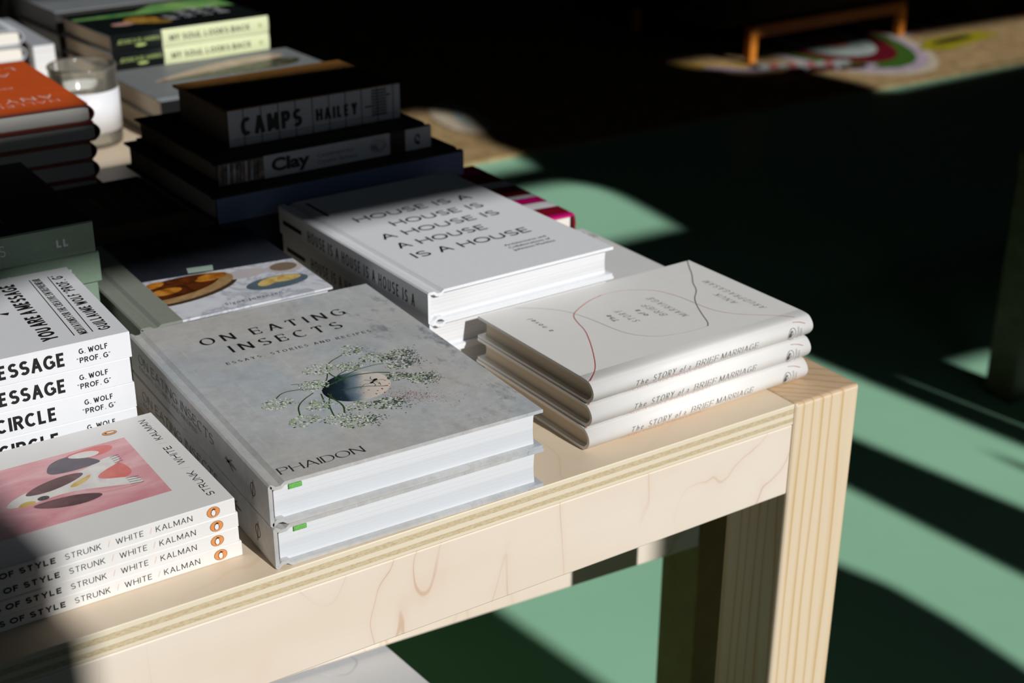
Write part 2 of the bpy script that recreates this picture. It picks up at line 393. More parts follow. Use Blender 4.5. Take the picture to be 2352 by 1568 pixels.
# ------------------------------------------------------------------ books
class Book:
    """Local frame: spine along X at y=0 facing -Y, head at x=0, tail at x=H, fore edge at y=W, lying on z=0."""
    def __init__(s, H, W, T, cover, pages, hard=True, t=0.0022, bulge=0.0, inset=0.004, groove=0.008, spine=None, sag=0.0):
        s.H, s.W, s.T, s.bulge, s.sag = H, W, T, bulge, sag
        s.cov = MB(); s.pages = pages; s.hard = hard; s.t = t; s.inset = inset if hard else 0.0003
        P = []
        gd = min(0.0027, t - 0.0004)
        if hard:
            P += [(W, T - .0004), (W - .0004, T)]
            if groove: P += [(groove + .005, T), (groove + .002, T - gd), (groove - .001, T - gd), (groove - .004, T)]
            P += [(.0125, T), (.008, T - .00012), (.0045, T - .0004), (.002, T - .0009), (.0006, T - .0016)] if bulge > .003 else [(.0012, T)]
        else: P += [(W, T), (.0006, T)]
        ns = 26 if bulge else 2
        for i in range(ns + 1):
            u = i / ns; e = (.0022 if bulge > .003 else .0012) if hard else .0005
            P.append((-bulge * math.sin(PI * u) ** .8 if bulge else 0.0, T - e - (T - 2 * e) * u))
        if hard:
            P += [(.0006, .0016), (.002, .0009), (.0045, .0004), (.008, .00012), (.0125, 0)] if bulge > .003 else [(.0012, 0)]
            if groove: P += [(groove - .004, 0), (groove - .001, gd), (groove + .002, gd), (groove + .005, 0)]
            P += [(W - .0004, 0), (W, .0004)]
        else: P += [(.0006, 0), (W, 0)]
        n = len(P); IN = []
        for i in range(n):
            a = Vector(P[max(0, i - 1)]); b = Vector(P[min(n - 1, i + 1)]); d = (b - a).normalized()
            nv = Vector((-d.y, d.x)); q = Vector(P[i]) + nv * t
            if i in (0,) : q = Vector((W, T - t))
            if i == n - 1: q = Vector((W, t))
            IN.append((min(q.x, W), q.y))
        if hard: IN[1] = (W - .0004, T - t); IN[-2] = (W - .0004, t)
        bm = s.cov.bm
        X = [0, H]
        O_ = [[bm.verts.new((x, *p)) for p in P] for x in X]; I_ = [[bm.verts.new((x, *p)) for p in IN] for x in X]
        mi = s.cov.mi(cover); ms = s.cov.mi(spine) if spine else mi
        for i in range(n - 1):
            f = bm.faces.new((O_[0][i], O_[0][i + 1], O_[1][i + 1], O_[1][i]))
            mid = (P[i][0] + P[i + 1][0]) / 2; f.material_index = ms if mid < .0005 and 0.0005 < (P[i][1] + P[i + 1][1]) / 2 < T - .0005 else mi
            f.smooth = bool(bulge) and mid < (.012 if bulge > .003 else 0)
            f = bm.faces.new((I_[0][i + 1], I_[0][i], I_[1][i], I_[1][i + 1])); f.material_index = mi
            f = bm.faces.new((O_[0][i + 1], O_[0][i], I_[0][i], I_[0][i + 1])); f.material_index = mi
            f = bm.faces.new((O_[1][i], O_[1][i + 1], I_[1][i + 1], I_[1][i])); f.material_index = mi
        for i in (0, n - 1):
            f = bm.faces.new((O_[0][i], O_[1][i], I_[1][i], I_[0][i])); f.material_index = mi
    def top(s, a, b, lift=0.0001): return (s.H - b, a, s.T + lift)
    def spine(s, a, b, lift=0.0001):
        if s.bulge: lift += .00012
        u = min(1, max(0, b / s.T)); y = -s.bulge * max(0, math.sin(PI * (1 - u))) ** .8 if s.bulge else 0.0
        return (a, y - lift, b)
    def build(s, name, label, cat, loc, rz, group, cover_name='cover', extra=None):
        r = thing(name, label, cat, loc, rz, group)
        pb = MB(); i = s.inset; t = s.t + .0001; y0 = s.t + (.0012 if s.hard else 0.0001) - (s.bulge * .5 if s.bulge else 0)
        H, Wd, T = s.H, s.W, s.T
        ye = Wd - i
        n = 8                                                        # block with a slightly hollow fore edge
        prof = [(y0, t)] + [(ye - (.0022 if s.bulge else .0008) * math.sin(PI * k / n) * (1 if s.hard else 0), t + (T - 2 * t) * k / n) for k in range(n + 1)] + [(y0, T - t)]
        a = [pb.bm.verts.new((i, *p)) for p in prof]; b = [pb.bm.verts.new((H - i, *p)) for p in prof]; mi = pb.mi(s.pages)
        pb.bm.faces.new(a[::-1]); pb.bm.faces.new(b)
        for k in range(len(prof)):
            pb.bm.faces.new((a[k], a[(k + 1) % len(prof)], b[(k + 1) % len(prof)], b[k]))
        s.cov.build(cover_name, r); pb.build('page_block', r)
        if extra: extra(r)
        return r
def rotv(rz, x, y): return (x * math.cos(rz) - y * math.sin(rz), x * math.sin(rz) + y * math.cos(rz))
def pose(side, corner, z, H, W, yaw):
    """Where a book's origin goes: side F = spine to the front, corner = its front LEFT; L = spine left, corner = front left; R = spine right, corner = front right."""
    y = math.radians(yaw)
    if side == 'F': return (corner[0], corner[1], TZ + z), y
    if side == 'L':
        d = rotv(y, 0, H); return (corner[0] + d[0], corner[1] + d[1], TZ + z), y - PI / 2
    return (corner[0], corner[1], TZ + z), y + PI / 2
def badge(mb, fm, cx, cy, rx, ry, rot=0.0):
    """Small orange oval with a black and white bird."""
    blob(mb, fm, ell(cx, cy, rx * 1.06, ry * 1.06, rot), INK, .00010)
    blob(mb, fm, ell(cx, cy, rx, ry, rot), ORANGE, .00016)
    R = lambda pts: [(cx + (p[0] * math.cos(rot) - p[1] * math.sin(rot)), cy + (p[0] * math.sin(rot) + p[1] * math.cos(rot))) for p in pts]
    k = min(rx, ry) if rx < ry else ry
    body = [(-.30, -.75), (-.46, -.2), (-.36, .3), (-.2, .55), (.02, .78), (.26, .66), (.5, .52), (.24, .45), (.36, .1), (.46, -.3), (.3, -.75)]
    belly = [(-.2, -.70), (-.36, -.2), (-.26, .28), (.02, .5), (.26, .30), (.36, -.25), (.22, -.70)]
    blob(mb, fm, R([(x * rx * .95, y * ry * .95) for x, y in body]), INK, .00022)
    blob(mb, fm, R([(x * rx * .95, y * ry * .95) for x, y in belly]), WHITE, .00028)

# ================================================================== the room
fl = MB(); fl.box((-4, -1.81, -.06), (7, 6.2, 0), mfloor()); struct(fl, 'floor')
DARKWALL = flat('charcoal_wall', (0.035, 0.034, 0.033), 0.85, 0.15, 0.05, 8)
DARKCEIL = flat('dark_ceiling', (0.05, 0.05, 0.05), 0.9, 0.1, 0.05, 8)
w = MB(); w.box((-4, 6.2, 0), (7, 6.3, 3.7), DARKWALL); struct(w, 'wall_back')
w = MB(); w.box((-4.1, -1.81, 0), (-4, 6.3, 3.7), DARKWALL); struct(w, 'wall_left')
w = MB(); w.box((7, -1.81, 0), (7.1, 6.3, 3.7), DARKWALL); struct(w, 'wall_right')
w = MB(); w.box((-4.1, -1.85, 3.7), (7.1, 6.3, 3.8), DARKCEIL); struct(w, 'ceiling')
# unseen wall added as a sun mask, openings cut to shape the light patches; (u, v) = where a sun ray crosses the plane of the table's front edge
DW = 1.80
FL_ = 1.0972                  # openings were sighted for a slightly lower sun; rescale heights about the lit surface
def uv2wall(u, v): k = -DW / SUN.y; return (u + SUN.x * k, v + SUN.z * k + TZ)
def rrect(u0, v0, u1, v1, r):
    P = []
    for (cx, cy, a0, rr) in ((u1, v1, 0, r[0]), (u0, v1, 90, r[1]), (u0, v0, 180, r[2]), (u1, v0, 270, r[3])):
        if rr == 0: P.append((cx, cy)); continue
        sx = -1 if cx == u1 else 1; sy = -1 if cy == v1 else 1
        P += arc(cx + sx * rr, cy + sy * rr, rr, rr, a0, a0 + 90, 8)
    return P
HOLES = [
 rrect(-.632, -.62, .03, .285, (0, .13, 0, 0)),
 [(-.90, .475), (-.335, .487), (-.31, .520), (-.255, .520), (-.225, .501), (.175, .503), (.175, .90), (-.90, .90)],
 [(1.40, .725), (1.79, .72), (1.822, .77), (1.826, .876), (1.885, .957), (1.95, 1.05), (1.9, 1.1), (1.40, 1.1)],
 [(1.40, .362), (1.735, .362), (1.776, .448), (1.806, .53), (1.808, .56), (1.797, .592), (1.766, .616), (1.70, .622), (1.40, .622)],
 [(1.137, -.05), (1.352, -.05), (1.345, -.9), (1.293, -.9), (1.291, -.37), (1.283, -.335), (1.273, -.37), (1.268, -.9), (1.165, -.9), (1.154, -.435), (1.137, -.229)],
 [(.70, -.22), (.973, -.22), (.973, -.323), (.962, -.512), (.95, -.75), (.70, -.75), (.756, -.595), (.775, -.527), (.782, -.458), (.768, -.411)],
 [(1.437, -.170), (1.470, -.170), (1.458, -.9), (1.425, -.9)],
 [(1.563, -.178), (1.69, -.183), (1.69, -.9), (1.55, -.9)],
 [(3.05, 1.15), (3.157, 1.029), (3.247, 1.019), (3.394, 1.004), (3.372, .914), (3.376, .851), (3.356, .785), (3.40, .765), (4.18, .787), (5.1, .80), (5.1, 1.08), (4.2, 1.08), (4.16, 1.125), (4.07, 1.125), (4.03, 1.075), (3.36, 1.075), (3.31, 1.155)],
 [(.267, -.15), (.62, -.15), (.62, -.36), (.46, -.5), (.46, -.85), (.267, -.85)],
]
bm = bmesh.new()
def loop(pts):
    vs = [bm.verts.new((x, -DW, z)) for x, z in pts]
    for i in range(len(vs)): bm.edges.new((vs[i], vs[(i + 1) % len(vs)]))
loop([(-4, 0.0), (7, 0.0), (7, 3.7), (-4, 3.7)])
for n_, h in enumerate(HOLES):
    zr = .08 if n_ < 2 else -.75
    loop([uv2wall(u, zr + (v - zr) * FL_) for u, v in h])
bmesh.ops.triangle_fill(bm, use_beauty=True, use_dissolve=False, edges=bm.edges[:], normal=(0, 1, 0))
r_ = bmesh.ops.extrude_face_region(bm, geom=bm.faces[:])
bmesh.ops.translate(bm, verts=[v for v in r_['geom'] if isinstance(v, bmesh.types.BMVert)], vec=(0, -.006, 0))
me = bpy.data.meshes.new('wall_gobo'); bm.to_mesh(me); bm.free(); me.materials.append(DARKWALL)
wf_ = bpy.data.objects.new('wall_gobo', me); COL.objects.link(wf_); wf_['kind'] = 'structure'
# daylight enters through the openings: portals that only guide the sky light
for (x, z, sx, sz) in ((-.1, 1.85, 1.3, 3.0), (1.75, 1.85, 1.5, 3.0), (4.4, 2.85, 2.6, .8)):
    ld = bpy.data.lights.new('window_daylight', 'AREA'); ld.shape = 'RECTANGLE'; ld.size = sx; ld.size_y = sz; ld.cycles.is_portal = True
    lo = bpy.data.objects.new('window_daylight', ld); COL.objects.link(lo); lo.location = (x, -DW - .02, z); lo.rotation_euler = (PI / 2, 0, PI)

# ================================================================== tables
LEGM = mwood_leg()
VENT = mveneer('birch_top', (4, 3, 3), srgb(222, 203, 176), srgb(228, 210, 186), srgb(196, 164, 128), 0.25, 3.0)
VENA = mveneer('birch_apron', (8.0, 8.0, 3.2), srgb(237, 222, 203), srgb(242, 230, 214), srgb(204, 158, 124), 0.6, 4.4, 0.75)
PLY = mply()
def display_table(name, label, loc, rz, L, D, h, leg, apron, LEGM=LEGM):
    """Ply top with pine corner posts; origin on the floor under the front right corner of the top."""
    r = thing(name, label, 'table', loc, rz)
    t = MB(); e = .0005; g = leg + e
    def outline():
        return [(-L + g, 0.0006), (-g, 0.0006), (-g, g), (-.0006, g), (-.0006, D - g), (-g, D - g), (-g, D), (-L + g, D), (-L + g, D - g), (-L, D - g), (-L, g), (-L + g, g)]
    t.prism(outline(), -.018, 0, VENT, PLY, VENT)
    o = t.build('tabletop', r, .0006, 1); o.location = (0, 0, h)
    for x0 in (-leg, -L):
        for y0 in (0, D - leg):
            b = MB(); b.box((0, 0, -h), (leg, leg, 0), LEGM); o = b.build('leg', r, .003, 3); o.location = (x0, y0, h)
    for y0, y1 in ((.0012, .019), (D - .019, D - .0012)):
        b = MB(); b.box((-L + g, y0, -apron), (-g, y1, -.0184), VENA); o = b.build('apron', r, .0012, 2); o.location = (0, 0, h)
    for x0, x1 in ((-.019, -.001), (-L + .001, -L + .019)):
        b = MB(); b.box((x0, g, -apron), (x1, D - g, -.0184), VENA); o = b.build('side_rail', r, .0008, 2); o.location = (0, 0, h)
    return r
display_table('display_table', 'pale birch ply display table carrying the stacks of books', (0, 0, 0), 0, 2.1, 1.9, TZ, .070, .081)
display_table('low_table', 'lower birch ply table standing under the book display table', (.054 + .067, .235, 0), math.radians(-4), 1.5, .95, TZ - .215, .066, .0855, flat('brown_post', srgb(150, 122, 74), .6, .25, .12, 40))  # posts in one even brown, darker than the pine
WALNUT = flat('dark_walnut', (0.11, 0.085, 0.042), 0.5, 0.3, 0.25, 30)
t = thing('bench', 'low dark wooden bench with a square leg at the right edge of the floor', 'bench', (1.384, .847, 0))
b = MB(); b.box((0, -.48, .462), (1.5, .066, .50), WALNUT); b.build('seat', t, .003)
for x0 in (0, 1.43):
    for y0 in (0, -.47):
        b = MB(); b.box((x0 + .001, y0, 0), (x0 + .066, y0 + .065, .462), WALNUT); b.build('leg', t, .003)

# ================================================================== books on the table
# --- front left: four white paperbacks with a pink painting
PINKW = mwash('pink_wash', [(0.3, srgb(214, 140, 150)), (0.5, srgb(228, 165, 172)), (0.62, srgb(236, 186, 190)), (0.78, srgb(220, 130, 128))], (16, 30, 16), 1.6)
CORAL = mwash('coral_wash', [(0.35, srgb(226, 112, 104)), (0.65, srgb(233, 140, 130))], (30, 30, 30))
BROWNW = mwash('brown_wash', [(0.35, srgb(92, 62, 66)), (0.65, srgb(128, 90, 90))], (40, 40, 40))
SLATEW = mwash('slate_wash', [(0.35, srgb(92, 84, 96)), (0.65, srgb(124, 114, 124))], (40, 40, 40))
PALEW = mwash('pale_wash', [(0.3, srgb(226, 220, 218)), (0.55, srgb(240, 237, 232)), (0.75, srgb(214, 206, 214))], (45, 45, 45))
OCHREW = mwash('ochre_wash', [(0.35, srgb(212, 176, 84)), (0.65, srgb(228, 200, 130))], (50, 50, 50))
kw, kh, kt = .143, .197, .0106
bk = Book(kh, kw, kt, WARM, WPAGE, hard=False, t=.0004)
m = bk.cov; f = bk.top
# cover coordinates: a from the spine, b from the tail; c(da, db) measured from the front right corner
c = lambda x, y: (y, -x)
blob(m, f, [(.0306, .029), (.117, .029), (.117, .137), (.0306, .137)], PINKW, .0001)
art = [(CORAL, [(-60, 62), (-44, 64), (-40, 72), (-44, 88), (-60, 92), (-66, 80)]), (CORAL, [(-74, 113), (-46, 116), (-38, 108), (-50, 101), (-70, 104)]),
       (PALEW, [(-38, 50), (-58, 57), (-84, 66), (-112, 62), (-126, 66), (-112, 78), (-88, 82), (-66, 88), (-52, 96), (-42, 96), (-42, 86), (-60, 78), (-64, 70), (-42, 62)]),
       (SLATEW, [(-90, 93), (-84, 108), (-70, 112), (-60, 104), (-52, 93), (-60, 91), (-74, 90)]),
       (PALEW, [(-74, 110), (-58, 113), (-48, 106), (-58, 101)]),
       (BROWNW, [(-112, 60), (-100, 50), (-80, 45), (-64, 50), (-76, 58), (-92, 61)]),
       (BROWNW, [(-112, 74), (-98, 84), (-78, 88), (-66, 84), (-78, 76), (-96, 71)]),
       (OCHREW, [(-80, 68), (-70, 72), (-64, 80), (-70, 78), (-82, 72)]), (OCHREW, [(-118, 62), (-108, 61), (-104, 65), (-112, 68)]),
       (GREYINK, [(-103, 63), (-97, 63), (-96, 67), (-100, 69), (-104, 67)])]
for n_, (mt, pts) in enumerate(art):
    blob(m, f, smooth([(y / 1000, -x / 1000) for x, y in pts], True), mt, .00016 + .00003 * n_)
for y in (51, 54, 57, 60):
    ribbon(m, f, [(y / 1000, .040), ((y + 1.5) / 1000, .048)], lambda d: .0006, GREYINK, lift=.0006)
for y in (86, 89, 92, 95):
    ribbon(m, f, [(y / 1000, .041), ((y - 1) / 1000, .047)], lambda d: .0006, GREYINK, lift=.0006)
badge(m, f, .129, .035, .0032, .0048, 0)
for s_, a0, a1, mt in (('STRUNK', .0115, .0475, DKINK), ('/', .0525, .0545, PINKINK), ('WHITE', .060, .0885, DKINK), ('/', .0935, .0955, PINKINK), ('KALMAN', .1005, .1345, DKINK)):
    text(m, f, s_, a0, .0075, .0052, mt, width=a1 - a0, weight=.118, track=.2)
f = bk.spine
for s_, a0, a1, mt, wt in (('THE ELEMENTS OF STYLE', -.205, -.1138, DKINK, .23), ('STRUNK', -.1085, -.0865, DKINK, .112), ('/', -.0825, -.0808, PINKINK, .08), ('WHITE', -.0775, -.0600, DKINK, .112), ('/', -.0562, -.0545, PINKINK, .08), ('KALMAN', -.0522, -.0285, DKINK, .112)):
    if kh + a0 < .002: s_ = 'ELEMENTS OF STYLE'; a0 = -.186
    text(m, f, s_, kh + a0, .0036, .0040, mt, width=a1 - a0, weight=wt, track=.2)
badge(m, f, kh - .0146, .0053, .0042, .0036, 0)
GK = 'white paperbacks with a pink picture at the front left'
names = ['white paperback with a pink painted cover, topmost of its low front stack', 'second white paperback down in the stack with the pink painted cover', 'third white paperback down in the stack with the pink painted cover', 'bottom white paperback of the pink painted stack, lying on the table']
kb = None
for i, (x, y, yw) in enumerate(((-.5233, .033, 1.0), (-.5220, .033, .8), (-.5224, .033, 1.0), (-.5212, .0325, .6))):
    z = kt * (3 - i) + .0001
    d = rotv(math.radians(yw), kh, 0); loc, rz = pose('F', (x - d[0], y - d[1]), z, kh, kw, yw)
    kb = bk.build('paperback', names[0], 'book', loc, rz, GK) if i == 0 else dup(kb, loc, rz, names[i])

# --- behind it: six white paperbacks with bold black type
gw, gh, gt = .148, .205, .0196
def wolf(word, vary):
    b = Book(gh, gw, gt, WHITE, WPAGE, hard=False, t=.0004); m = b.cov
    f = b.top
    if vary:
        text(m, f, 'YOU ARE A MESSAGE', .0135, .0448, .0112, INK, width=.120, weight=.20, track=.08)
        ribbon(m, f, [(.013, .0345), (.1345, .0325)], lambda d: .0006, INK)
        text(m, f, 'MEDITATIONS FOR THE CREATIVE ENTREPRENEUR', .0125, .0250, .0058, INK, width=.1215, weight=.17, track=.10)
        ribbon(m, f, [(.013, .0215), (.1345, .0185)], lambda d: .0006, INK)
        text(m, f, 'GUILLAUME WOLF \u201cPROF. G\u201d', .0125, .0085, .0085, INK, width=.122, weight=.18, track=.12)
        blob(m, f, [(.074, .064), (.079, .062), (.080, .070)], INK)
    f = b.spine
    ink = GREYINK if vary == 2 else INK
    if word == 'M': text(m, f, 'YOU ARE A MESSAGE', gh - .1665, .0046, .0104, ink, width=.1205, weight=.205, track=.09)
    else: text(m, f, 'YOU ARE A CIRCLE', gh - .1650, .0046, .0104, ink, width=.1090, weight=.205, track=.09)
    text(m, f, 'G. WOLF', gh - .0365, .0110, .0040, INK, width=.0205, weight=.18, track=.14)
    text(m, f, '\u201cPROF. G\u201d', gh - .0385, .0043, .0040, INK, width=.0240, weight=.18, track=.14)
    return b
GW = 'white paperbacks with bold black spine type'
wb = [wolf('M', 1), wolf('M', 1), wolf('C', 1), wolf('C', 1)]
wn = ['white paperback with bold black type, topmost of the tall left stack', 'second white paperback from the top of the bold black type stack', 'third white paperback from the top of the bold black type stack, circle title', 'fourth white paperback in the bold black type stack, just above the pink painted book', 'lowest white paperback of the bold black type stack, resting on the table']
protos = []
for i, (x, y, yw) in enumerate(((-.5285, .1960, -.5), (-.5303, .196, -.8), (-.5290, .1965, -.4), (-.5295, .196, -.6), (-.529, .196, -.3))):
    z = gt * (4 - i) + .0001; d = rotv(math.radians(yw), gh, 0); loc, rz = pose('F', (x - d[0], y - d[1]), z, gh, gw, yw)
    if i < 4: protos.append(wb[i].build('paperback', wn[i], 'book', loc, rz, GW))
    else: dup(protos[3], loc, rz, wn[i])

# --- the two large concrete-grey cookbooks
ih, iw, it = .270, .2015, .0303
bk = Book(ih, iw, it, CONC, IPAGE, hard=True, t=.0026, inset=.0045, groove=.0062)
m = bk.cov; f = bk.top
text(m, f, 'ON EATING', .0405, .2195, .0128, INK, width=.1195, weight=.165, thin=.055, serif=.09, track=.42)
text(m, f, 'INSECTS', .0555, .1970, .0128, INK, width=.0910, weight=.165, thin=.055, serif=.09, track=.42)
text(m, f, 'ESSAYS, STORIES AND RECIPES', .0440, .1785, .0042, INK, width=.1165, weight=.13, thin=.06, serif=.10, track=.5)
text(m, f, 'PHAIDON', .0125, .0085, .0085, DKINK, width=.0590, weight=.12, thin=.04, serif=.10, track=.12)
# plate gradient in local axes (x = ih - b, y = a): dark towards the spine side, pale towards the fore edge
PLATE = mgrad('plate_print', (.35, .94, -.1405), 0.0, 0.042, [(0.0, srgb(22, 30, 34)), (0.28, srgb(40, 58, 70)), (0.48, srgb(120, 138, 152)), (0.66, srgb(214, 208, 200)), (1.0, srgb(232, 222, 210))])
rnd = random.Random(4)
blob(m, f, ell(.1085, .0985, .0255, .0225, .3, 40), PLATE, .00012)
STEM = flat('stem_green_print', srgb(58, 92, 52), .35, .4, .15, 200); LEAFG = flat('leaf_green_print', srgb(86, 132, 66), .35, .4, .15, 200)
F1 = flat('floret_pale_print', srgb(230, 235, 224), .35, .4, .05, 200); F2 = flat('floret_green_print', srgb(166, 184, 148), .35, .4, .08, 200); F3 = flat('floret_dark_print', srgb(84, 102, 80), .35, .4, .1, 200)
SMUDGE = flat('charcoal_smudge_print', srgb(88, 90, 92), .4, .4, .1, 200); BLOOD = flat('red_speck_print', srgb(178, 66, 50), .35, .4, .1, 200); RUST = flat('rust_speck_print', srgb(132, 84, 70), .35, .4, .1, 200); ANT = flat('ant_print', srgb(40, 18, 18), .35, .4)
mm = lambda *p: [(a / 1000, b / 1000) for a, b in p]
for pts, w_ in ((((104, 112), (100, 128), (106, 143), (124, 152)), .9), (((84, 108), (72, 114), (60, 116), (52, 109)), .9), (((78, 104), (68, 98), (60, 90), (56, 77)), .9),
                (((82, 100), (80, 92), (78, 86)), .9), (((86, 98), (86, 88), (88, 76), (83, 64)), 1.1), (((88, 96), (80, 84), (76, 68), (75, 62)), .9), (((100, 116), (108, 124), (128, 130)), .9),
                (((100, 112), (116, 122), (136, 124), (142, 122)), .8), (((94, 110), (112, 116), (130, 112), (139, 106)), 1.3), (((96, 98), (112, 96), (126, 88)), .8), (((141, 99), (147, 94), (152, 88)), .9),
                (((90, 112), (96, 120), (100, 128)), .8), (((88, 110), (84, 120), (80, 124)), .7), (((84, 108), (76, 122), (70, 124)), .6)):
    ribbon(m, f, smooth(mm(*pts)), lambda d, w_=w_: w_ / 1000, STEM, lift=.00022)
for cx, cy, rx, ry, dk in ((131, 155, 9, 9, .35), (97, 137, 12, 9, .1), (118, 130, 10, 8, .15), (139, 135, 9, 8, .25), (146, 128, 6, 5, .5), (160, 132, 9, 8, .4), (150, 114, 10, 8, .5), (139.5, 98, 7, 7, .5), (154, 87, 10, 9, .5), (83, 114, 11, 9, .1), (50, 101, 12, 8, .05), (73, 84, 10, 9, .1), (55, 68, 12, 8, .05), (76, 59, 10, 7, .15), (86, 48, 13, 8, .3), (96, 69, 9, 7, .2), (115, 63, 11, 8, .55)):
    for k in range(int(rx * ry * 1.0)):
        a = rnd.random() * 2 * PI; q = math.sqrt(rnd.random()); x = cx + rx * q * math.cos(a); y = cy + ry * q * math.sin(a)
        u = rnd.random(); mt = F3 if u < dk else (F2 if u < .55 + dk * .3 else F1)
        blob(m, f, ell(x / 1000, y / 1000, rnd.uniform(.6, 1.3) / 1000, rnd.uniform(.5, 1.0) / 1000, rnd.random() * 3, 6), mt, .00026 + .00012 * rnd.random())
    for k in range(int(dk * 160)):                                     # shaded side of the flower head in the picture
        blob(m, f, ell((cx + rx * .8 + rnd.gauss(0, rx * .35)) / 1000, (cy - ry * .1 + rnd.gauss(0, ry * .4)) / 1000, .0005, .0004, 0, 5), SMUDGE, .0002)
for k in range(260):
    q_ = rnd.choice(((167, 128), (164, 116), (158, 122), (158, 84), (94, 46), (121, 58)))
    blob(m, f, ell((q_[0] + rnd.gauss(0, 4)) / 1000, (q_[1] + rnd.gauss(0, 5)) / 1000, .0007, .0005, rnd.random() * 3, 6), SMUDGE, .00018)
for k in range(420):
    u = abs(rnd.gauss(0, .42)); x = 124 + 34 * u + rnd.gauss(0, 5); y = 72 - 26 * u + rnd.gauss(0, 6); s_ = rnd.uniform(.16, .42)
    blob(m, f, ell(x / 1000, y / 1000, s_ / 1000, s_ * .8 / 1000, 0, 5), BLOOD if rnd.random() < .6 else RUST, .0002)
for x, y, s_ in ((122, 85, 1.2), (127, 88, 1.4), (118, 84, .9), (113, 88, .8), (124, 94, 1.0), (130, 96, .9), (119, 92, .8), (110, 94, .6), (127, 82, .8), (115, 80, 1.0), (121, 79, .9), (108, 86, .6), (130, 90, .7), (116, 96, .5), (112, 99, .5), (106, 90, .5)):
    blob(m, f, ell(x / 1000, y / 1000, s_ / 1000, s_ * .55 / 1000, rnd.random() * 3, 8), BLOOD, .00024)
for x, y, rx, ry in ((120.2, 97.6, 1.5, 1.2), (122.3, 99.3, 1.1, .9), (124.6, 100.8, 1.9, 1.4)): blob(m, f, ell(x / 1000, y / 1000, rx / 1000, ry / 1000, .5, 14), ANT, .0003)
for pts in (((122, 99), (119, 103), (117, 104)), ((123, 100), (122, 104), (124, 107)), ((122, 99), (125, 95), (124, 91)), ((121, 98), (121, 93), (119, 91)), ((119, 97), (115, 98), (112, 96)), ((123, 99), (128, 99), (130, 97))):
    ribbon(m, f, mm(*pts), lambda d: .00035, ANT, lift=.0003)
f = bk.spine
text(m, f, 'ON EATING INSECTS', .0195, .0148, .0074, DKINK, width=.156, weight=.10, thin=.04, serif=.08, track=.28)
text(m, f, 'ESSAYS, STORIES AND RECIPES', .0195, .0088, .0032, DKINK, width=.123, weight=.12, thin=.06, serif=.09, track=.3)
FLY = flat('dull_gold_print', srgb(104, 96, 72), .4, .4)
blob(m, f, ell(.2055, .0155, .0105, .0012, .0, 12), FLY); blob(m, f, ell(.2035, .0165, .007, .0009, .5, 10), FLY); blob(m, f, ell(.2035, .0145, .007, .0009, -.5, 10), FLY)
ribbon(m, f, ell(.2435, .0150, .0036, .0046, 0, 20), lambda d: .0006, DKINK, True); ribbon(m, f, [(.2420, .0075), (.2450, .0225)], lambda d: .0006, DKINK)
RIB = flat('green_ribbon', srgb(112, 182, 92), .6, .2, .15, 900); STITCH = flat('headband_stitch', srgb(96, 84, 92), .8, .1, .7, 2600)
def ins_extra(r):
    b = MB(); b.box((ih - .0058, .0150, it - .0084), (ih - .0030, .0240, it - .0052), RIB); b.build('ribbon_marker', r, .0003, 1)
    b = MB(); b.box((ih - .0046, .0030, .0032), (ih - .0036, .0046, it - .0032), STITCH); b.build('headband', r)
GI = 'large grey hardbacks with flowers on a concrete ground'
loc, rz = pose('L', (-.5115, .0055), it + .0003, ih, iw, -1.3)
cb = bk.build('cookbook', 'large grey hardback with plate and white flowers on its cover, on top of its twin', 'book', loc, rz, GI, extra=ins_extra)
loc, rz = pose('L', (-.5105, .0045), .0002, ih, iw, -1.0)
dup(cb, loc, rz, 'large grey hardback under its flowered twin, lying at the table front')

# --- right front: three jacketed novels
mh, mw, mt_ = .2215, .1465, .0187
bk = Book(mh, mw, mt_, JACKET, CPAGE, hard=True, t=.0024, bulge=.0042, inset=.0042, groove=0)
m = bk.cov; f = bk.top
def T(x, y): return (y / 1000, -x / 1000)
def wob(pts): return smooth([T(*p) for p in pts], it=3)
ribbon(m, f, wob([(-221, 1), (-208, 12), (-199, 23), (-185, 45), (-177, 59), (-168, 76), (-164, 92), (-158, 106), (-143, 115), (-128, 122), (-114, 125)]), lambda d: .00065, REDINK)
ribbon(m, f, wob([(-116, 125.3), (-100, 125), (-90, 122.6), (-76, 114), (-68, 106), (-62, 86), (-61, 66), (-58, 45.6), (-46, 29.8), (-25, 14), (-14, 2)]), lambda d: .0005, ROSEINK)
ribbon(m, f, wob([(-2, 146), (-12, 132), (-21.5, 117), (-33, 104), (-41, 89), (-54, 78), (-63, 65), (-73, 46), (-79, 33), (-84, 28)]), lambda d: .00075, OLIVEINK)
ribbon(m, f, wob([(-83, 28.6), (-92, 27.5), (-110, 28.6), (-130, 34), (-143, 47), (-148, 62), (-151, 90), (-157, 114), (-170, 130), (-188, 143)]), lambda d: .0005, TANINK)
ser = dict(weight=.085, thin=.038, serif=.085, slant=.25)
def ctext(s_, x, y0, y1, h=.0058): text(m, f, s_, y0 / 1000, -x / 1000 , h, DKINK, width=(y1 - y0) / 1000, track=.42, **ser)
ctext('STORY', -121, 65.5, 91); ctext('BRIEF', -95, 62.8, 88.5); ctext('MARRIAGE', -82, 52.5, 98); ctext('ANUK', -31, 50, 73.5); ctext('ARUDPRAGASAM', -19, 29.5, 100)
small(m, f, 'The', .076, .1338, .0075, DKINK, width=.013, shear=.3, space=1.2); small(m, f, 'of a', .071, .1078, .0075, DKINK, width=.0135, shear=.3, space=1.2); small(m, f, 'a novel', .0885, .1890, .0072, DKINK, width=.030, shear=.3, space=1.5)
f = bk.spine
ox = mh
small(m, f, 'The', ox - .1815, .0062, .0066, GREYINK, width=.0108, shear=.3, space=1.5, bold=-.012)
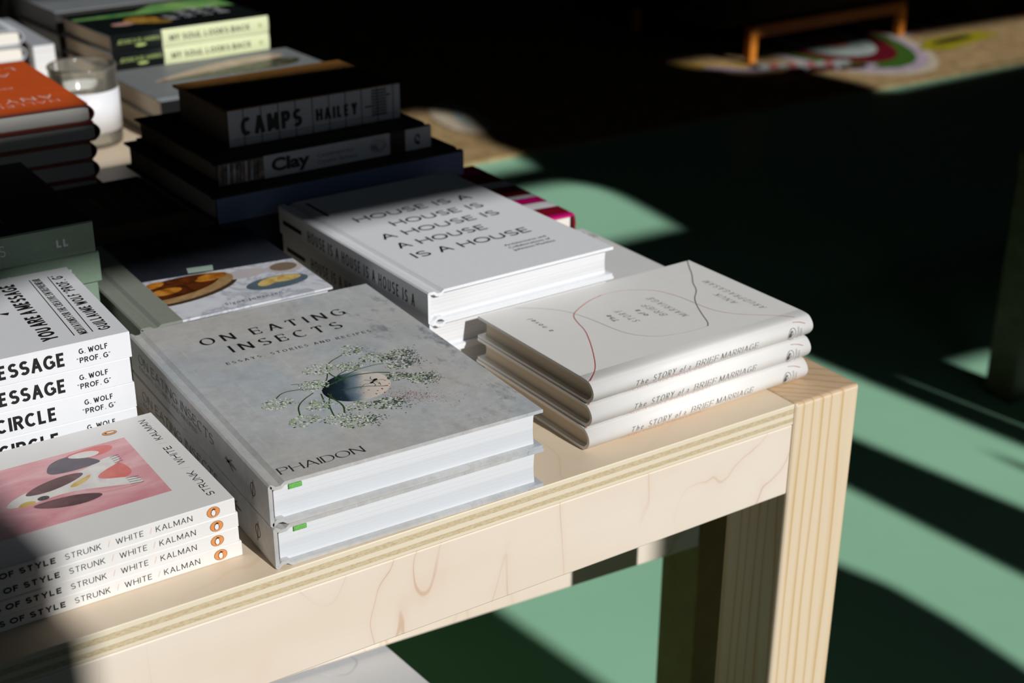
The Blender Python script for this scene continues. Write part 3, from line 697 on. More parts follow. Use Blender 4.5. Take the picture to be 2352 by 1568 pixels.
text(m, f, 'STORY', ox - .1660, .0062, .0048, GREYINK, width=.0215, track=.34, **ser)
small(m, f, 'of a', ox - .1395, .0062, .0066, GREYINK, width=.0102, shear=.3, space=1.5, bold=-.012)
text(m, f, 'BRIEF', ox - .1240, .0062, .0048, GREYINK, width=.0218, track=.34, **ser)
text(m, f, 'MARRIAGE', ox - .0985, .0062, .0048, GREYINK, width=.0378, track=.30, **ser)
text(m, f, 'ANUK ARUDPRAGASAM', ox - .187, .0021, .0034, flat('salmon_ink', (.72, .30, .25), .5, .3, 0), width=.080, track=.34, **ser)
ribbon(m, f, ell(ox - .0232, .0085, .0037, .0050, -.3, 20), lambda d: .0003, GREYINK, True)
blob(m, f, [(ox - .0258, .0055), (ox - .0262, .0085), (ox - .0238, .0118), (ox - .0222, .0112), (ox - .0216, .0080), (ox - .0232, .0058)], GREYINK)
ribbon(m, f, [(ox - .0232, .0050), (ox - .0232, .0118)], lambda d: .0003, JACKET, lift=.0003)
def spv(a, b, lift=.0001): return bk.spine(ox - .0155 - b, .0035 + a, lift)
text(m, spv, 'FLATIRON', 0, 0.0, .0016, GREYINK, width=.0095, weight=.09, track=.2); text(m, spv, 'BOOKS', .0012, -.0030, .0016, GREYINK, width=.0066, weight=.09, track=.2)
ribbon(m, f, smooth([(ox - .0195, .0172), (ox - .013, .0162), (ox - .008, .0140)]), lambda d: .00035, ROSEINK)
GM = 'white jacketed novels at the table corner'
nm = ['white jacketed novel with looping red and olive lines, topmost at the table corner', 'middle white jacketed novel of the three at the table corner', 'bottom white jacketed novel of the three, lying on the table corner']
nb = None
for i, (x, y, yw) in enumerate(((-.0305, .0325, 1.7), (-.0315, .0315, 1.5), (-.0330, .0310, 1.3))):
    z = mt_ * (2 - i) + .0001; d = rotv(math.radians(yw), mh, 0); loc, rz = pose('F', (x - d[0], y - d[1]), z, mh, mw, yw)
    nb = bk.build('novel', nm[0], 'book', loc, rz, GM, cover_name='dust_jacket') if i == 0 else dup(nb, loc, rz, nm[i])

# --- middle: three white architecture hardbacks with repeated words
hh, hw, ht = .2580, .1850, .0269
bk = Book(hh, hw, ht, LINEN, WPAGE, hard=True, t=.0026, inset=.0045, groove=.010)
m = bk.cov; f = bk.top
hl = dict(weight=.15, track=.18)
text(m, f, 'HOUSE IS A', .0372, .1755, .0128, INK, width=.122, **hl)
text(m, f, 'HOUSE IS', .0590, .1490, .0128, INK, width=.096, **hl)
text(m, f, 'A HOUSE IS', .0335, .1235, .0128, INK, width=.1215, **hl)
text(m, f, 'A HOUSE', .0335, .0970, .0128, INK, width=.0905, **hl)
text(m, f, 'IS A HOUSE', .0330, .0700, .0128, INK, width=.1185, **hl)
for k, s_ in enumerate(('Architectures and', 'Collaborations of', 'Johnston Marklee')): small(m, f, s_, .110, .0520 - .0068 * k, .0058, DKINK, width=.043)
ribbon(m, f, [(.0235, .2060), (.0235, .2480)], lambda d: .0034, INK)
f = bk.spine
text(m, f, 'HOUSE IS A HOUSE IS A HOUSE IS A', .0560, .0085, .0105, INK, width=.182, weight=.115, track=.22)
ribbon(m, f, [(.0080, .0130), (.0440, .0130)], lambda d: .0040, INK)
GH = 'white architecture hardbacks with repeated black words'
hn = ['white hardback covered in repeated black capital words, topmost of its stack', 'middle white hardback of the repeated black words stack', 'bottom white hardback of the repeated black words stack, behind the flowered grey book']
hb = None
for i, (x, y, yw) in enumerate(((-.2960, .182, 2.0), (-.2945, .183, 1.7), (-.2935, .184, 2.0))):
    loc, rz = pose('L', (x, y), ht * (2 - i) + .0003, hh, hw, yw)
    hb = bk.build('hardback', hn[0], 'book', loc, rz, GH) if i == 0 else dup(hb, loc, rz, hn[i])

# --- behind the concrete book: food books with pastry photo
yh, yw_, yt = .1985, .1655, .0190
SAGE = flat('sage_cloth', srgb(136, 140, 130), .7, .2, .05, 500)
bk = Book(yh, yw_, yt, SAGE, WPAGE, hard=True, t=.0024, inset=.003, groove=.012)
m = bk.cov; f = bk.top
SHADEPANEL = mwash('painted_shade_slate', [(0.3, srgb(34, 38, 46)), (0.7, srgb(48, 52, 60))], (20, 20, 20))  # dark panel painting the shade that falls over the back of the cover
BREAD = mwash('bread_print', [(0.3, srgb(120, 62, 18)), (0.55, srgb(204, 132, 44)), (0.75, srgb(228, 172, 90))], (60, 60, 60)); CRUST = mwash('crust_print', [(0.3, srgb(52, 24, 14)), (0.7, srgb(110, 54, 20))], (60, 60, 60))
BOARD = mwash('board_print', [(0.3, srgb(150, 118, 78)), (0.7, srgb(190, 154, 108))], (60, 60, 60)); SHADE = flat('brown_shadow_print', srgb(74, 58, 44), .3, .5); BLUEP = flat('blue_plate_print', srgb(92, 110, 122), .3, .5, .1, 100); CROIS = mwash('pastry_print', [(0.3, srgb(196, 150, 70)), (0.7, srgb(232, 212, 140))], (90, 90, 90)); TEA = flat('cup_print', srgb(196, 190, 190), .3, .5); TEAIN = flat('tea_print', srgb(130, 112, 94), .3, .5); GREENP = flat('pale_green_print', srgb(176, 200, 186), .3, .5)
blob(m, f, [(.0345, .0002), (yw_ - .0002, .0002), (yw_ - .0002, yh - .0002), (.0345, yh - .0002)], MARBLE, .00008)
m.face([(yh + .0001, .0345, yt - .0022), (yh + .0001, yw_ - .0004, yt - .0022), (yh + .0001, yw_ - .0004, yt - .0002), (yh + .0001, .0345, yt - .0002)], MARBLE)
blob(m, f, [(.0345, .093), (yw_ - .0002, .078), (yw_ - .0002, yh - .0003), (.0345, yh - .0003)], SHADEPANEL, .00012)
cl = lambda pts: [(max(.0347, a), b) for a, b in pts]
blob(m, f, cl(ell(.056, .0575, .052, .025, .2, 40)), SHADE, .00014); blob(m, f, cl(ell(.055, .0615, .051, .024, .2, 40)), BOARD, .00018); blob(m, f, cl(ell(.052, .0665, .043, .019, .2, 36)), CRUST, .00022)
for x, y, rx, ry, r_ in ((44, 62, 14, 7, .1), (88, 74, 15, 7.5, .15), (40, 80, 10, 6, .4), (66, 76, 12, 6, .2)): blob(m, f, cl(ell(x / 1000, y / 1000, rx / 1000, ry / 1000, r_, 24)), BREAD if x != 66 else CRUST, .00026)
blob(m, f, ell(.131, .034, .0275, .0135, 0, 36), BLUEP, .00014); blob(m, f, smooth([(.112, .034), (.120, .044), (.134, .047), (.150, .044), (.156, .036), (.142, .031), (.128, .034), (.120, .029)], True), CROIS, .0002)
blob(m, f, ell(.115, .066, .020, .010, 0, 28), TEA, .00016); blob(m, f, ell(.150, .062, .0155, .013, 0, 28), TEA, .00016); blob(m, f, ell(.150, .064, .012, .0095, 0, 28), TEAIN, .0002); blob(m, f, [(.075, .092), (.096, .088), (.100, .100), (.078, .104)], GREENP, .0002)
small(m, f, 'Signe Johansen', .0745, .0085, .0075, DKINK, width=.050, shear=.15, space=1.25)
DIMGOLD = flat('dim_gold_ink', srgb(104, 98, 80), .4, .4)
text(m, f, 'HYGGE', .054, .1540, .0125, DIMGOLD, width=.084, weight=.10, thin=.045, serif=.08, track=.3); text(m, f, 'HOW TO', .074, .1760, .0070, DIMGOLD, width=.046, weight=.10, thin=.05, serif=.08, track=.3)
GY = 'food books with a pastry photo and sage green spines'
yn = ['hardback with pastries photographed on marble and a sage spine, top of its stack', 'second sage spined hardback beneath the pastry photo cover', 'lowest sage spined hardback beneath the pastry photo cover']
yb = None
for i, (x, y, q) in enumerate(((-.4919, .2885, 0), (-.4925, .288, .6), (-.4920, .2885, .3))):
    loc, rz = pose('L', (x, y), yt * (2 - i) + .0003, yh, yw_, q)
    yb = bk.build('hardback', yn[0], 'book', loc, rz, GY) if i == 0 else dup(yb, loc, rz, yn[i])

# --- left: sage green hardbacks, dark tops
lh, lw, lt = .200, .188, .0258
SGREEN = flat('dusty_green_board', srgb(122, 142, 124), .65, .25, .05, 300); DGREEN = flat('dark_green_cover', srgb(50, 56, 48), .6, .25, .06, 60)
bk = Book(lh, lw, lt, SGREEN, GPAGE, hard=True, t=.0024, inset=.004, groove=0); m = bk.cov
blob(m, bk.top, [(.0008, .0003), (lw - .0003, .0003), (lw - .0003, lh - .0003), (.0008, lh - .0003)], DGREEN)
for k in range(3): ribbon(m, bk.top, [(.03, .06 + .012 * k), (.15, .06 + .012 * k)], lambda d: .0012, SGREEN, lift=.0002)
SILV = flat('silver_ink', srgb(196, 204, 206), .4, .4)
text(m, bk.spine, 'LL', lh - .0300, .0090, .0062, SILV, width=.0098, weight=.26, track=.14); text(m, bk.spine, 'LESSONS', lh - .115, .0100, .0088, SILV, width=.046, weight=.08, track=.25)
GL = 'dusty green hardbacks on the left'
ln = ['dusty green hardback with two pale letters, topmost of the left green stack', 'second dusty green hardback in the left stack', 'third dusty green hardback in the left stack, just above the white paperback', 'fourth dusty green hardback in the left stack', 'lowest dusty green hardback in the left stack']
lb = None
for i, (x, y, q) in enumerate(((-.5010, .351, 1), (-.4988, .351, .5), (-.5024, .351, .8), (-.503, .351, .2), (-.502, .351, .6))):
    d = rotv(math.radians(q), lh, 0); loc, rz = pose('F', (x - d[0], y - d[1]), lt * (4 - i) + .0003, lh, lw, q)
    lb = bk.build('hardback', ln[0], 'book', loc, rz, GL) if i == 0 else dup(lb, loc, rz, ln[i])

# --- dark brown books between
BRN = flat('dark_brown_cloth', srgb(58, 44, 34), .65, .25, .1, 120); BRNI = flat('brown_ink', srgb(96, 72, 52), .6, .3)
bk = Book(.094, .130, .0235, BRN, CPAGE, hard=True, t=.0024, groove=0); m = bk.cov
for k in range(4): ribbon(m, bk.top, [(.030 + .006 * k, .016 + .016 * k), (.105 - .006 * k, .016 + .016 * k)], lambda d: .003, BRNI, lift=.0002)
bn = ['small dark brown book lying in shade beside the sage pastry book, topmost of three', 'middle of three small dark brown books in shade', 'lowest of three small dark brown books in shade']
bb = None
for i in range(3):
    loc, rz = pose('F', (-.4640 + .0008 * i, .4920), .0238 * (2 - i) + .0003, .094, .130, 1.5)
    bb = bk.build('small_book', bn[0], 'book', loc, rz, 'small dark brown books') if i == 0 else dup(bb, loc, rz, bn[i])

# --- orange-covered stack, spine to the right
oh, ow, ot = .215, .145, .0185
ORC = flat('orange_cover', srgb(216, 92, 40), .4, .4, .04, 40); OBLK = flat('dark_spine', srgb(34, 30, 28), .5, .3); PALET = flat('pale_lettering', srgb(226, 200, 196), .5, .3)
RUSTB = flat('rust_board_edge', srgb(120, 50, 36), .5, .3)
bk = Book(oh, ow, ot, RUSTB, GPAGE, hard=True, t=.0016, bulge=.004, inset=.003, groove=0, spine=OBLK); m = bk.cov; f = bk.top
blob(m, f, [(.001, .0003), (ow - .0003, .0003), (ow - .0003, oh - .0003), (.001, oh - .0003)], ORC, .0001)
text(m, f, 'HALLELUJAH', .020, .181, .0095, PALET, width=.105, weight=.10, thin=.06, track=.3); text(m, f, 'ANYWAY', .020, .160, .0140, PALET, width=.105, weight=.13, thin=.07, track=.3)
text(m, f, 'REDISCOVERING MERCY', .045, .112, .0055, PALET, width=.06, weight=.12, track=.3); text(m, f, 'ANNE', .03, .050, .014, PALET, width=.07, weight=.12, thin=.06, track=.3); text(m, f, 'LAMOTT', .02, .026, .014, PALET, width=.09, weight=.12, thin=.06, track=.3)
on = ['orange covered hardback with pale lettering, topmost of the stack by the glass jar'] + ['%s hardback below the orange cover beside the glass jar' % q for q in ('second', 'third', 'fourth', 'fifth', 'sixth', 'seventh', 'lowest')]
rr = random.Random(8); ob = None
for i in range(8):
    loc, rz = pose('R', (-.4105 + (rr.uniform(-.002, .004) if i else 0), .632 + rr.uniform(-.001, .001)), ot * (7 - i) + .0003, oh, ow, .5 + (rr.uniform(-.8, .8) if i else 0))
    ob = bk.build('hardback', on[0], 'book', loc, rz, 'orange covered hardbacks, dark spines to the right') if i == 0 else dup(ob, loc, rz, on[i])

# --- white candle jar
GLASS = bpy.data.materials.new('thin_clear_glass'); GLASS.use_nodes = True; gk = NT(GLASS.node_tree); gk.nt.nodes.remove(gk.nt.nodes['Principled BSDF'])
g1 = gk.new('ShaderNodeBsdfTransparent'); g1.inputs[0].default_value = (.985, .99, .98, 1); g2 = gk.new('ShaderNodeBsdfGlossy'); g2.inputs['Roughness'].default_value = .12
g3 = gk.new('ShaderNodeFresnel'); g3.inputs[0].default_value = 1.32; g4 = gk.new('ShaderNodeMixShader')
gk.link(g3.outputs[0], g4.inputs[0]); gk.link(g1.outputs[0], g4.inputs[1]); gk.link(g2.outputs[0], g4.inputs[2]); g5 = gk.new('ShaderNodeBsdfDiffuse'); g5.inputs[0].default_value = (.62, .58, .48, 1); g6 = gk.new('ShaderNodeMixShader'); g6.inputs[0].default_value = .13
gk.link(g4.outputs[0], g6.inputs[1]); gk.link(g5.outputs[0], g6.inputs[2]); gk.link(g6.outputs[0], gk.nt.nodes['Material Output'].inputs[0])
cj = thing('candle_jar', 'glass candle jar with a blank white label standing behind the orange book', 'candle', (-.3035, 1.013, TZ + .0003))
b = MB(); R_ = .0405
b.lathe([(.001, 0), (R_ - .004, 0), (R_ - .001, .002), (R_, .006), (R_, .094), (R_ + .0012, .0965), (R_, .0985), (R_ - .0016, .0975), (R_ - .003, .094), (R_ - .003, .006), (.001, .0055)], GLASS, 64, True); b.build('glass', cj, merge=True)
b = MB(); WAX = flat('ivory_wax', (.60, .55, .46), .8, .1)
rg = b.lathe([(.0002, .0062), (R_ - .0034, .0062), (R_ - .0034, .058), (.0002, .0575)], WAX, 48); b.build('wax', cj, merge=True)
b = MB(); b.lathe([(R_ + .0002, .020), (R_ + .0005, .020), (R_ + .0005, .070), (R_ + .0002, .070)], WHITE, 64, True); b.build('paper_label', cj)
b = MB(); b.lathe([(.0002, .057), (.0008, .057), (.0008, .066), (.0002, .066)], OBLK, 8); b.build('wick', cj)

# --- blue books, clay book, camps book
BLUE = flat('slate_blue_cloth', srgb(92, 108, 138), .7, .2, .05, 400); NAVY = flat('dark_blue_cloth', srgb(38, 46, 62), .7, .2, .05, 400); CHARC = flat('charcoal_cover', srgb(50, 48, 46), .6, .25, .1, 60)
def plain(H, W_, T_, cov, pages, spine=None, **k): return Book(H, W_, T_, cov, pages, spine=spine, **k)
bk = plain(.270, .222, .0265, CHARC, WPAGE, BLUE, groove=.01)
loc, rz = pose('F', (-.3545, .464), .0633, .270, .222, 2.6)
q = bk.build('hardback', 'wide hardback with slate blue spine beneath the clay title book', 'book', loc, rz, None)
bk = plain(.262, .215, .0315, CHARC, WPAGE, NAVY, groove=.01)
loc, rz = pose('F', (-.350, .466), .0318, .262, .215, 2.2)
q = bk.build('hardback', 'wide hardback with dark navy spine directly under the slate blue one', 'book', loc, rz, 'navy spined hardbacks in shade')
loc, rz = pose('F', (-.3495, .467), .0002, .262, .215, 2.5); dup(q, loc, rz, 'wide navy spined hardback at the bottom of the clay title stack')
LABEL = flat('pale_label', (.48, .49, .51), .5, .35, .03, 40); PHOTO = mwash('dim_photo_print', [(0.3, srgb(40, 34, 30)), (0.55, srgb(112, 96, 84)), (0.75, srgb(168, 150, 134))], (70, 70, 70)); BOWL = mwash('bowl_print', [(0.35, srgb(110, 110, 112)), (0.65, srgb(196, 196, 198))], (60, 60, 60))
bk = plain(.234, .195, .0230, CHARC, CPAGE, PHOTO, groove=.009); m = bk.cov; f = bk.spine
blob(m, f, [(.047, .0005), (.185, .0005), (.185, .0225), (.047, .0225)], LABEL); blob(m, f, ell(.172, .0125, .0100, .0075, 0, 20), BOWL, .0002); blob(m, f, [(.186, .0005), (.203, .0005), (.203, .0225), (.186, .0225)], OBLK)
blob(m, f, [(.2035, .0005), (.2336, .0005), (.2336, .0225), (.2035, .0225)], LABEL)
small(m, f, 'Clay', .0545, .0066, .0170, INK, width=.041, bold=.045); small(m, f, 'Contemporary', .104, .0118, .0058, DKINK, width=.040); small(m, f, 'Ceramic Artisans', .104, .0050, .0058, DKINK, width=.044)
blob(m, f, smooth([(.213, .011), (.217, .018), (.2215, .013), (.219, .010), (.2215, .006), (.216, .005)], True), INK, .0002); blob(m, f, ell(.2175, .0115, .0016, .003, .3, 10), LABEL, .0003)
for k in range(7): ribbon(m, f, [(.004 + .006 * k, .002), (.005 + .006 * k, .021)], lambda d, k=k: .0012 + .0005 * (k % 3), (OBLK, LABEL, BOWL)[k % 3], lift=.0002)
loc, rz = pose('F', (-.3415, .489), .0903, .234, .195, 3.0); bk.build('hardback', 'photo spined hardback titled clay in heavy black letters, in shade', 'book', loc, rz, None)
ROPE = flat('tan_bark_cover', srgb(140, 98, 50), .6, .3, .12, 60)
bk = plain(.1905, .124, .0372, ROPE, CPAGE, LABEL, groove=0, t=.0026); m = bk.cov; f = bk.spine
def stencil(s_, a, b, h, w_): text(m, f, s_, a, b, h, INK, width=w_, weight=.27, thin=.2, track=.12)
stencil('CAMPS', .0125, .0105, .0175, .066); stencil('HAILEY', .0935, .0122, .0120, .0475)
GRID = flat('grid_line_print', srgb(70, 66, 66), .5, .3)
for k in range(10): ribbon(m, f, [(.0185 * (k + 1) - .0025, .0006), (.0185 * (k + 1) - .0025, .0366)], lambda d: .0011, GRID, lift=.00015)
ribbon(m, f, [(.002, .0075), (.188, .0075)], lambda d: .0005, GRID, lift=.00015)
for k in range(9): ribbon(m, f, [(.157 - (k == 3) * .008, .0085 + .0031 * k), (.175 + (k == 6) * .004, .0085 + .0031 * k)], lambda d: .0017, INK)
SHADETOP = flat('painted_shade_brown', srgb(46, 38, 32), .6, .25, .1, 50)  # shade painted into the top: tan cover darkened up to the light edge
blob(m, bk.top, [(.0004, .0004), (.086, .0004), (.098, .1900), (.0004, .1900)], SHADETOP)
loc, rz = pose('F', (-.3125, .528), .1135, .1905, .124, 3.2); bk.build('thick_book', 'thick book with a pale gridded spine in black stencil letters, topmost in shade', 'book', loc, rz, None)

# --- grey photo-cover books and the lime spined stack
GREYC = flat('mid_grey_cover', srgb(126, 130, 132), .45, .35, .05, 30); BLKS = flat('black_spine', srgb(18, 18, 20), .5, .3)
bk = plain(.264, .178, .0290, GREYC, CPAGE, BLKS, groove=.008, inset=.003); m = bk.cov; f = bk.top
SKIN = mwash('pink_tan_print', [(0.35, srgb(176, 146, 126)), (0.65, srgb(206, 180, 160))], (50, 50, 50)); OLV = mwash('olive_dark_print', [(0.35, srgb(40, 40, 26)), (0.6, srgb(90, 88, 64)), (0.75, srgb(170, 164, 150))], (70, 70, 70))
blob(m, f, smooth([(.092, .238), (.085, .20), (.096, .12), (.130, .03), (.150, .02), (.155, .06), (.150, .11), (.128, .17), (.106, .215)], True), SKIN, .00012)
blob(m, f, smooth([(.090, .236), (.085, .18), (.075, .10), (.085, .03), (.110, .012), (.128, .03), (.120, .09), (.108, .14), (.098, .20)], True), OLV, .00018)
loc, rz = pose('F', (-.2335, .942), .0293, .264, .178, 3.0); q = bk.build('hardback', 'grey hardback with a pinkish animal picture and black spine, upper of two', 'book', loc, rz, 'grey hardbacks with black spines')
loc, rz = pose('F', (-.231, .944), .0002, .264, .178, 2.0); dup(q, loc, rz, 'grey hardback with black spine, lower of two, in front of the lime spined books')
LIME = flat('lime_spine', srgb(224, 230, 186), .5, .3, .02); SBLK = flat('glossy_black_cover', srgb(20, 26, 26), .3, .5, .1, 30); LIMEI = flat('lime_ink', srgb(172, 190, 116), .5, .3); GRN = mwash('green_print', [(0.3, srgb(70, 140, 84)), (0.7, srgb(160, 206, 112))], (12, 12, 12)); GOLD = mwash('gold_print', [(0.3, srgb(120, 80, 30)), (0.7, srgb(206, 160, 70))], (60, 60, 60)); PNK = flat('rosy_print', srgb(196, 150, 140), .4, .4)
sh, sw, st_ = .236, .168, .0245
bk = plain(sh, sw, st_, SBLK, CPAGE, None, groove=0, bulge=.0015, inset=.003); m = bk.cov; f = bk.spine
mb_ = .0735
for k in range(12):
    z0, z1 = .0004 + (st_ - .0008) * k / 12, .0004 + (st_ - .0008) * (k + 1) / 12
    m.face([f(mb_, z0, .00012), f(sh - .0004, z0, .00012), f(sh - .0004, z1, .00012), f(mb_, z1, .00012)], LIME)
text(m, f, 'MY SOUL LOOKS BACK', .0840, .0080, .0080, INK, width=.122, weight=.19, track=.16); text(m, f, 'JESSICA B. HARRIS', .0090, .0125, .0052, LIMEI, width=.062, weight=.13, track=.14)
blob(m, f, ell(.222, .012, .003, .003, 0, 10), LIMEI, .0002); blob(m, f, ell(.042, .0085, .008, .002, 0, 12), LIMEI, .0002)
f = bk.top
blob(m, f, [(.118, .2355), (.108, .10), (.098, .0005), (.1675, .0005), (.1675, .10), (.132, .14), (.130, .2355)], GRN, .00012)
blob(m, f, smooth([(.060, .178), (.075, .185), (.098, .17), (.10, .15), (.085, .130), (.060, .135), (.045, .120), (.038, .135), (.050, .16)], True), GOLD, .0002); blob(m, f, ell(.062, .190, .010, .016, 0, 20), PNK, .00024)
for k, (s_, a, w_) in enumerate((('MY', .055, .03), ('SOUL', .055, .055), ('LOOKS', .055, .068), ('BACK', .055, .06))): text(m, f, s_, a, .108 - .026 * k, .016, LABEL, width=w_, weight=.16, track=.15)
sn = ['black hardback with a lime spine and green cover art, topmost at the back', 'second lime spined hardback at the back, half hidden by the grey book', 'third lime spined hardback at the back', 'lowest lime spined hardback at the back']
sb = None
for i, (x, y, q) in enumerate(((-.2225, 1.150, 5.0), (-.2215, 1.150, 5.5), (-.222, 1.151, 5), (-.221, 1.151, 5))):
    loc, rz = pose('F', (x, y), st_ * (3 - i) + .0003, sh, sw, q)
    sb = bk.build('hardback', sn[0], 'book', loc, rz, 'lime spined hardbacks at the back') if i == 0 else dup(sb, loc, rz, sn[i])

# --- small things right of the architecture books
CREAMW = flat('pale_booklet_cover', (.72, .72, .715), .45, .35, .02); SCROLL = flat('grey_scroll_ink', srgb(150, 146, 146), .5, .3)
bk = Book(.128, .086, .0300, CREAMW, WPAGE, hard=True, t=.002, inset=.002, groove=0); m = bk.cov; f = bk.top
for pts in (((66, 120), (70, 124), (74, 120), (71, 116), (67, 118)), ((74, 122), (78, 118), (76, 112), (71, 112)), ((76, 110), (81, 106), (79, 100), (75, 103)), ((62, 118), (60, 112), (64, 108), (68, 110)), ((70, 108), (74, 102), (72, 96)), ((80, 112), (83, 106), (82, 100))):
    ribbon(m, f, smooth(mm(*pts)), lambda d: .0009, SCROLL)
loc, rz = pose('L', (-.1045, .226), .0002, .128, .086, 1.0); bk.build('small_book', 'small pale book with grey scrollwork in its corner, right of the repeated words stack', 'book', loc, rz, None)
MAG = flat('magenta_cover', srgb(206, 16, 116), .3, .5, .02); CRIM = flat('crimson_cover', srgb(132, 14, 40), .35, .45, .04); STRW = flat('white_stripe', (.72, .71, .72), .4, .4)
bk = Book(.188, .082, .0222, CRIM, LPAGE, hard=True, t=.0026, inset=.003, groove=0, bulge=.002, spine=CRIM); m = bk.cov; f = bk.top
blob(m, f, [(.0008, .1825), (.0817, .1780), (.0817, .1877), (.0008, .1877)], MAG, .00012)
for b0, b1, mt in ((.158, .176, CRIM), (.140, .160, STRW), (.122, .137, MAG), (.112, .122, STRW), (.086, .110, CRIM), (.060, .080, STRW), (.030, .055, CRIM), (.006, .026, MAG)):
    blob(m, f, [(.0008, b0 + .003), (.0817, b0 - .005), (.0817, b1 - .005), (.0008, b1 + .003)], mt, .00012)
for k, b0 in enumerate((.148, .143)): text(m, f, 'ITALY'[k:], .05, b0 - .002, .004, INK, width=.016, weight=.14, track=.15)
for a0, a1, z in ((.0008, .0817, bk.T - .0013), (.0008, .0817, .0013)):
    m.face([(-.0001, a0, z - .0011), (-.0001, a0, z + .0011), (-.0001, a1, z + .0011), (-.0001, a1, z - .0011)], MAG)
loc, rz = pose('R', (-.0270, .363), .0225, .188, .082, 0); q = bk.build('striped_book', 'magenta and white striped book with crimson spine, upper of two', 'book', loc, rz, 'magenta striped books')
loc, rz = pose('R', (-.0255, .362), .0002, .188, .082, .3); dup(q, loc, rz, 'magenta striped book lying beneath its twin')

# --- far left background
DKRED = flat('oxblood_spine', srgb(70, 26, 26), .5, .3); PGREY = flat('pale_grey_cover', srgb(168, 172, 178), .5, .35, .03)
bk = plain(.20, .15, .0225, PGREY, LPAGE, DKRED, groove=0, bulge=.006); hcb = None
hn2 = ['pale grey hardback with ivory pages and a round dark spine, at the far left', 'second ivory paged hardback below the pale grey one at the far left', 'third ivory paged hardback at the far left', 'lowest ivory paged hardback at the far left']
for i in range(4):
    loc, rz = pose('R', (-.3005 + .001 * (i % 2), 1.299), .0225 * (3 - i) + .0003, .20, .15, 1.0 - .4 * i)
    hcb = bk.build('hardback', hn2[0], 'book', loc, rz, 'ivory paged hardbacks at the far left') if i == 0 else dup(hcb, loc, rz, hn2[i])
bk = Book(.21, .030, .0700, PGREY, WPAGE, hard=False, t=.0008); loc, rz = pose('L', (-.2915, 1.275), .0002, .21, .030, 1.5)
bk.build('notepad', 'narrow pale grey notepad standing block of white sheets beside the ivory hardbacks', 'notepad', loc, rz, None)
bk = plain(.22, .16, .0330, GREYC, GPAGE, CHARC, groove=0)
gn = ['grey covered book just behind the lime spined stack, upper of three', 'middle grey covered book behind the lime spined stack', 'lowest grey covered book behind the lime spined stack']; q = None
for i in range(3):
    loc, rz = pose('F', (-.2385 + .002 * i, 1.338), .0333 * (2 - i) + .0003, .22, .16, 5)
    q = bk.build('hardback', gn[0], 'book', loc, rz, 'grey covered books at the very back') if i == 0 else dup(q, loc, rz, gn[i])
cd = MB(); CARD = flat('cream_card', (.62, .60, .50), .7, .2, .1, 80); CGREEN = flat('card_green_print', srgb(80, 110, 84), .7, .2)
P = [(-.022, 0), (.022, 0), (.020, .035), (.006, .075), (-.004, .078), (-.018, .04)]
for sg in (1, -1):
    vs = [(x, sg * .03 * (1 - z / .08) + sg * .0006, z) for x, z in P]; cd.face(vs if sg > 0 else vs[::-1], CARD)
    cd.face([(x, sg * .03 * (1 - z / .08) + sg * .0010, z) for x, z in ((-.008, .02), (.012, .022), (.008, .045), (-.006, .04))], CGREEN)
o = cd.build('folded_card'); o.location = (-.175, 1.79, TZ + .0005); o.rotation_euler = (0, 0, .3); o['label'] = 'small pointed cream card with green print at the table back, top left'; o['category'] = 'card'

# ================================================================== under the table
UGREY = flat('cool_white_board', (.56, .575, .60), .5, .35, .01); EMB = flat('emboss_shade_line', (.44, .455, .475), .4, .4); EMBL = flat('emboss_light_line', (.68, .695, .72), .4, .4)  # emboss drawn flat, its shaded and lit edges painted as lines
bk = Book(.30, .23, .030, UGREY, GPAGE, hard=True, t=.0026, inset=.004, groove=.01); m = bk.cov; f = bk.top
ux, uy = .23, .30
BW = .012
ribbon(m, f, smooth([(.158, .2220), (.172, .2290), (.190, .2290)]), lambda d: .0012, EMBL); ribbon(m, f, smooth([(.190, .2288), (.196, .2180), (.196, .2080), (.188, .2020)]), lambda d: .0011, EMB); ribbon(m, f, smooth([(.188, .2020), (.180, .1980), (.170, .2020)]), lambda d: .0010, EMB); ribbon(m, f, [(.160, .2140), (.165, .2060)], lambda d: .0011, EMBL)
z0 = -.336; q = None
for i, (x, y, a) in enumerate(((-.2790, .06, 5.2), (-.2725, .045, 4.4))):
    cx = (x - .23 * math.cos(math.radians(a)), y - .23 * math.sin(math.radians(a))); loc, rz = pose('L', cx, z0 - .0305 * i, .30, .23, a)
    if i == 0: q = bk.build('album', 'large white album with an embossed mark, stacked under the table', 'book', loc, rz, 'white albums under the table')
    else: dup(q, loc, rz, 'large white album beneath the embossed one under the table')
st = thing('stool', 'low wooden stool under the white albums below the table', 'stool', (-.40, .19, 0), .08)
b = MB(); b.box((-.085, -.11, TZ - .0305 + z0 - .028), (.085, .11, TZ - .0305 + z0 - .0004), WALNUT); b.build('seat', st, .004)
for x in (-.07, .05):
    for y in (-.095, .075):
        b = MB(); b.box((x, y, 0), (x + .02, y + .02, TZ - .0305 + z0 - .028), WALNUT); b.build('leg', st, .002)

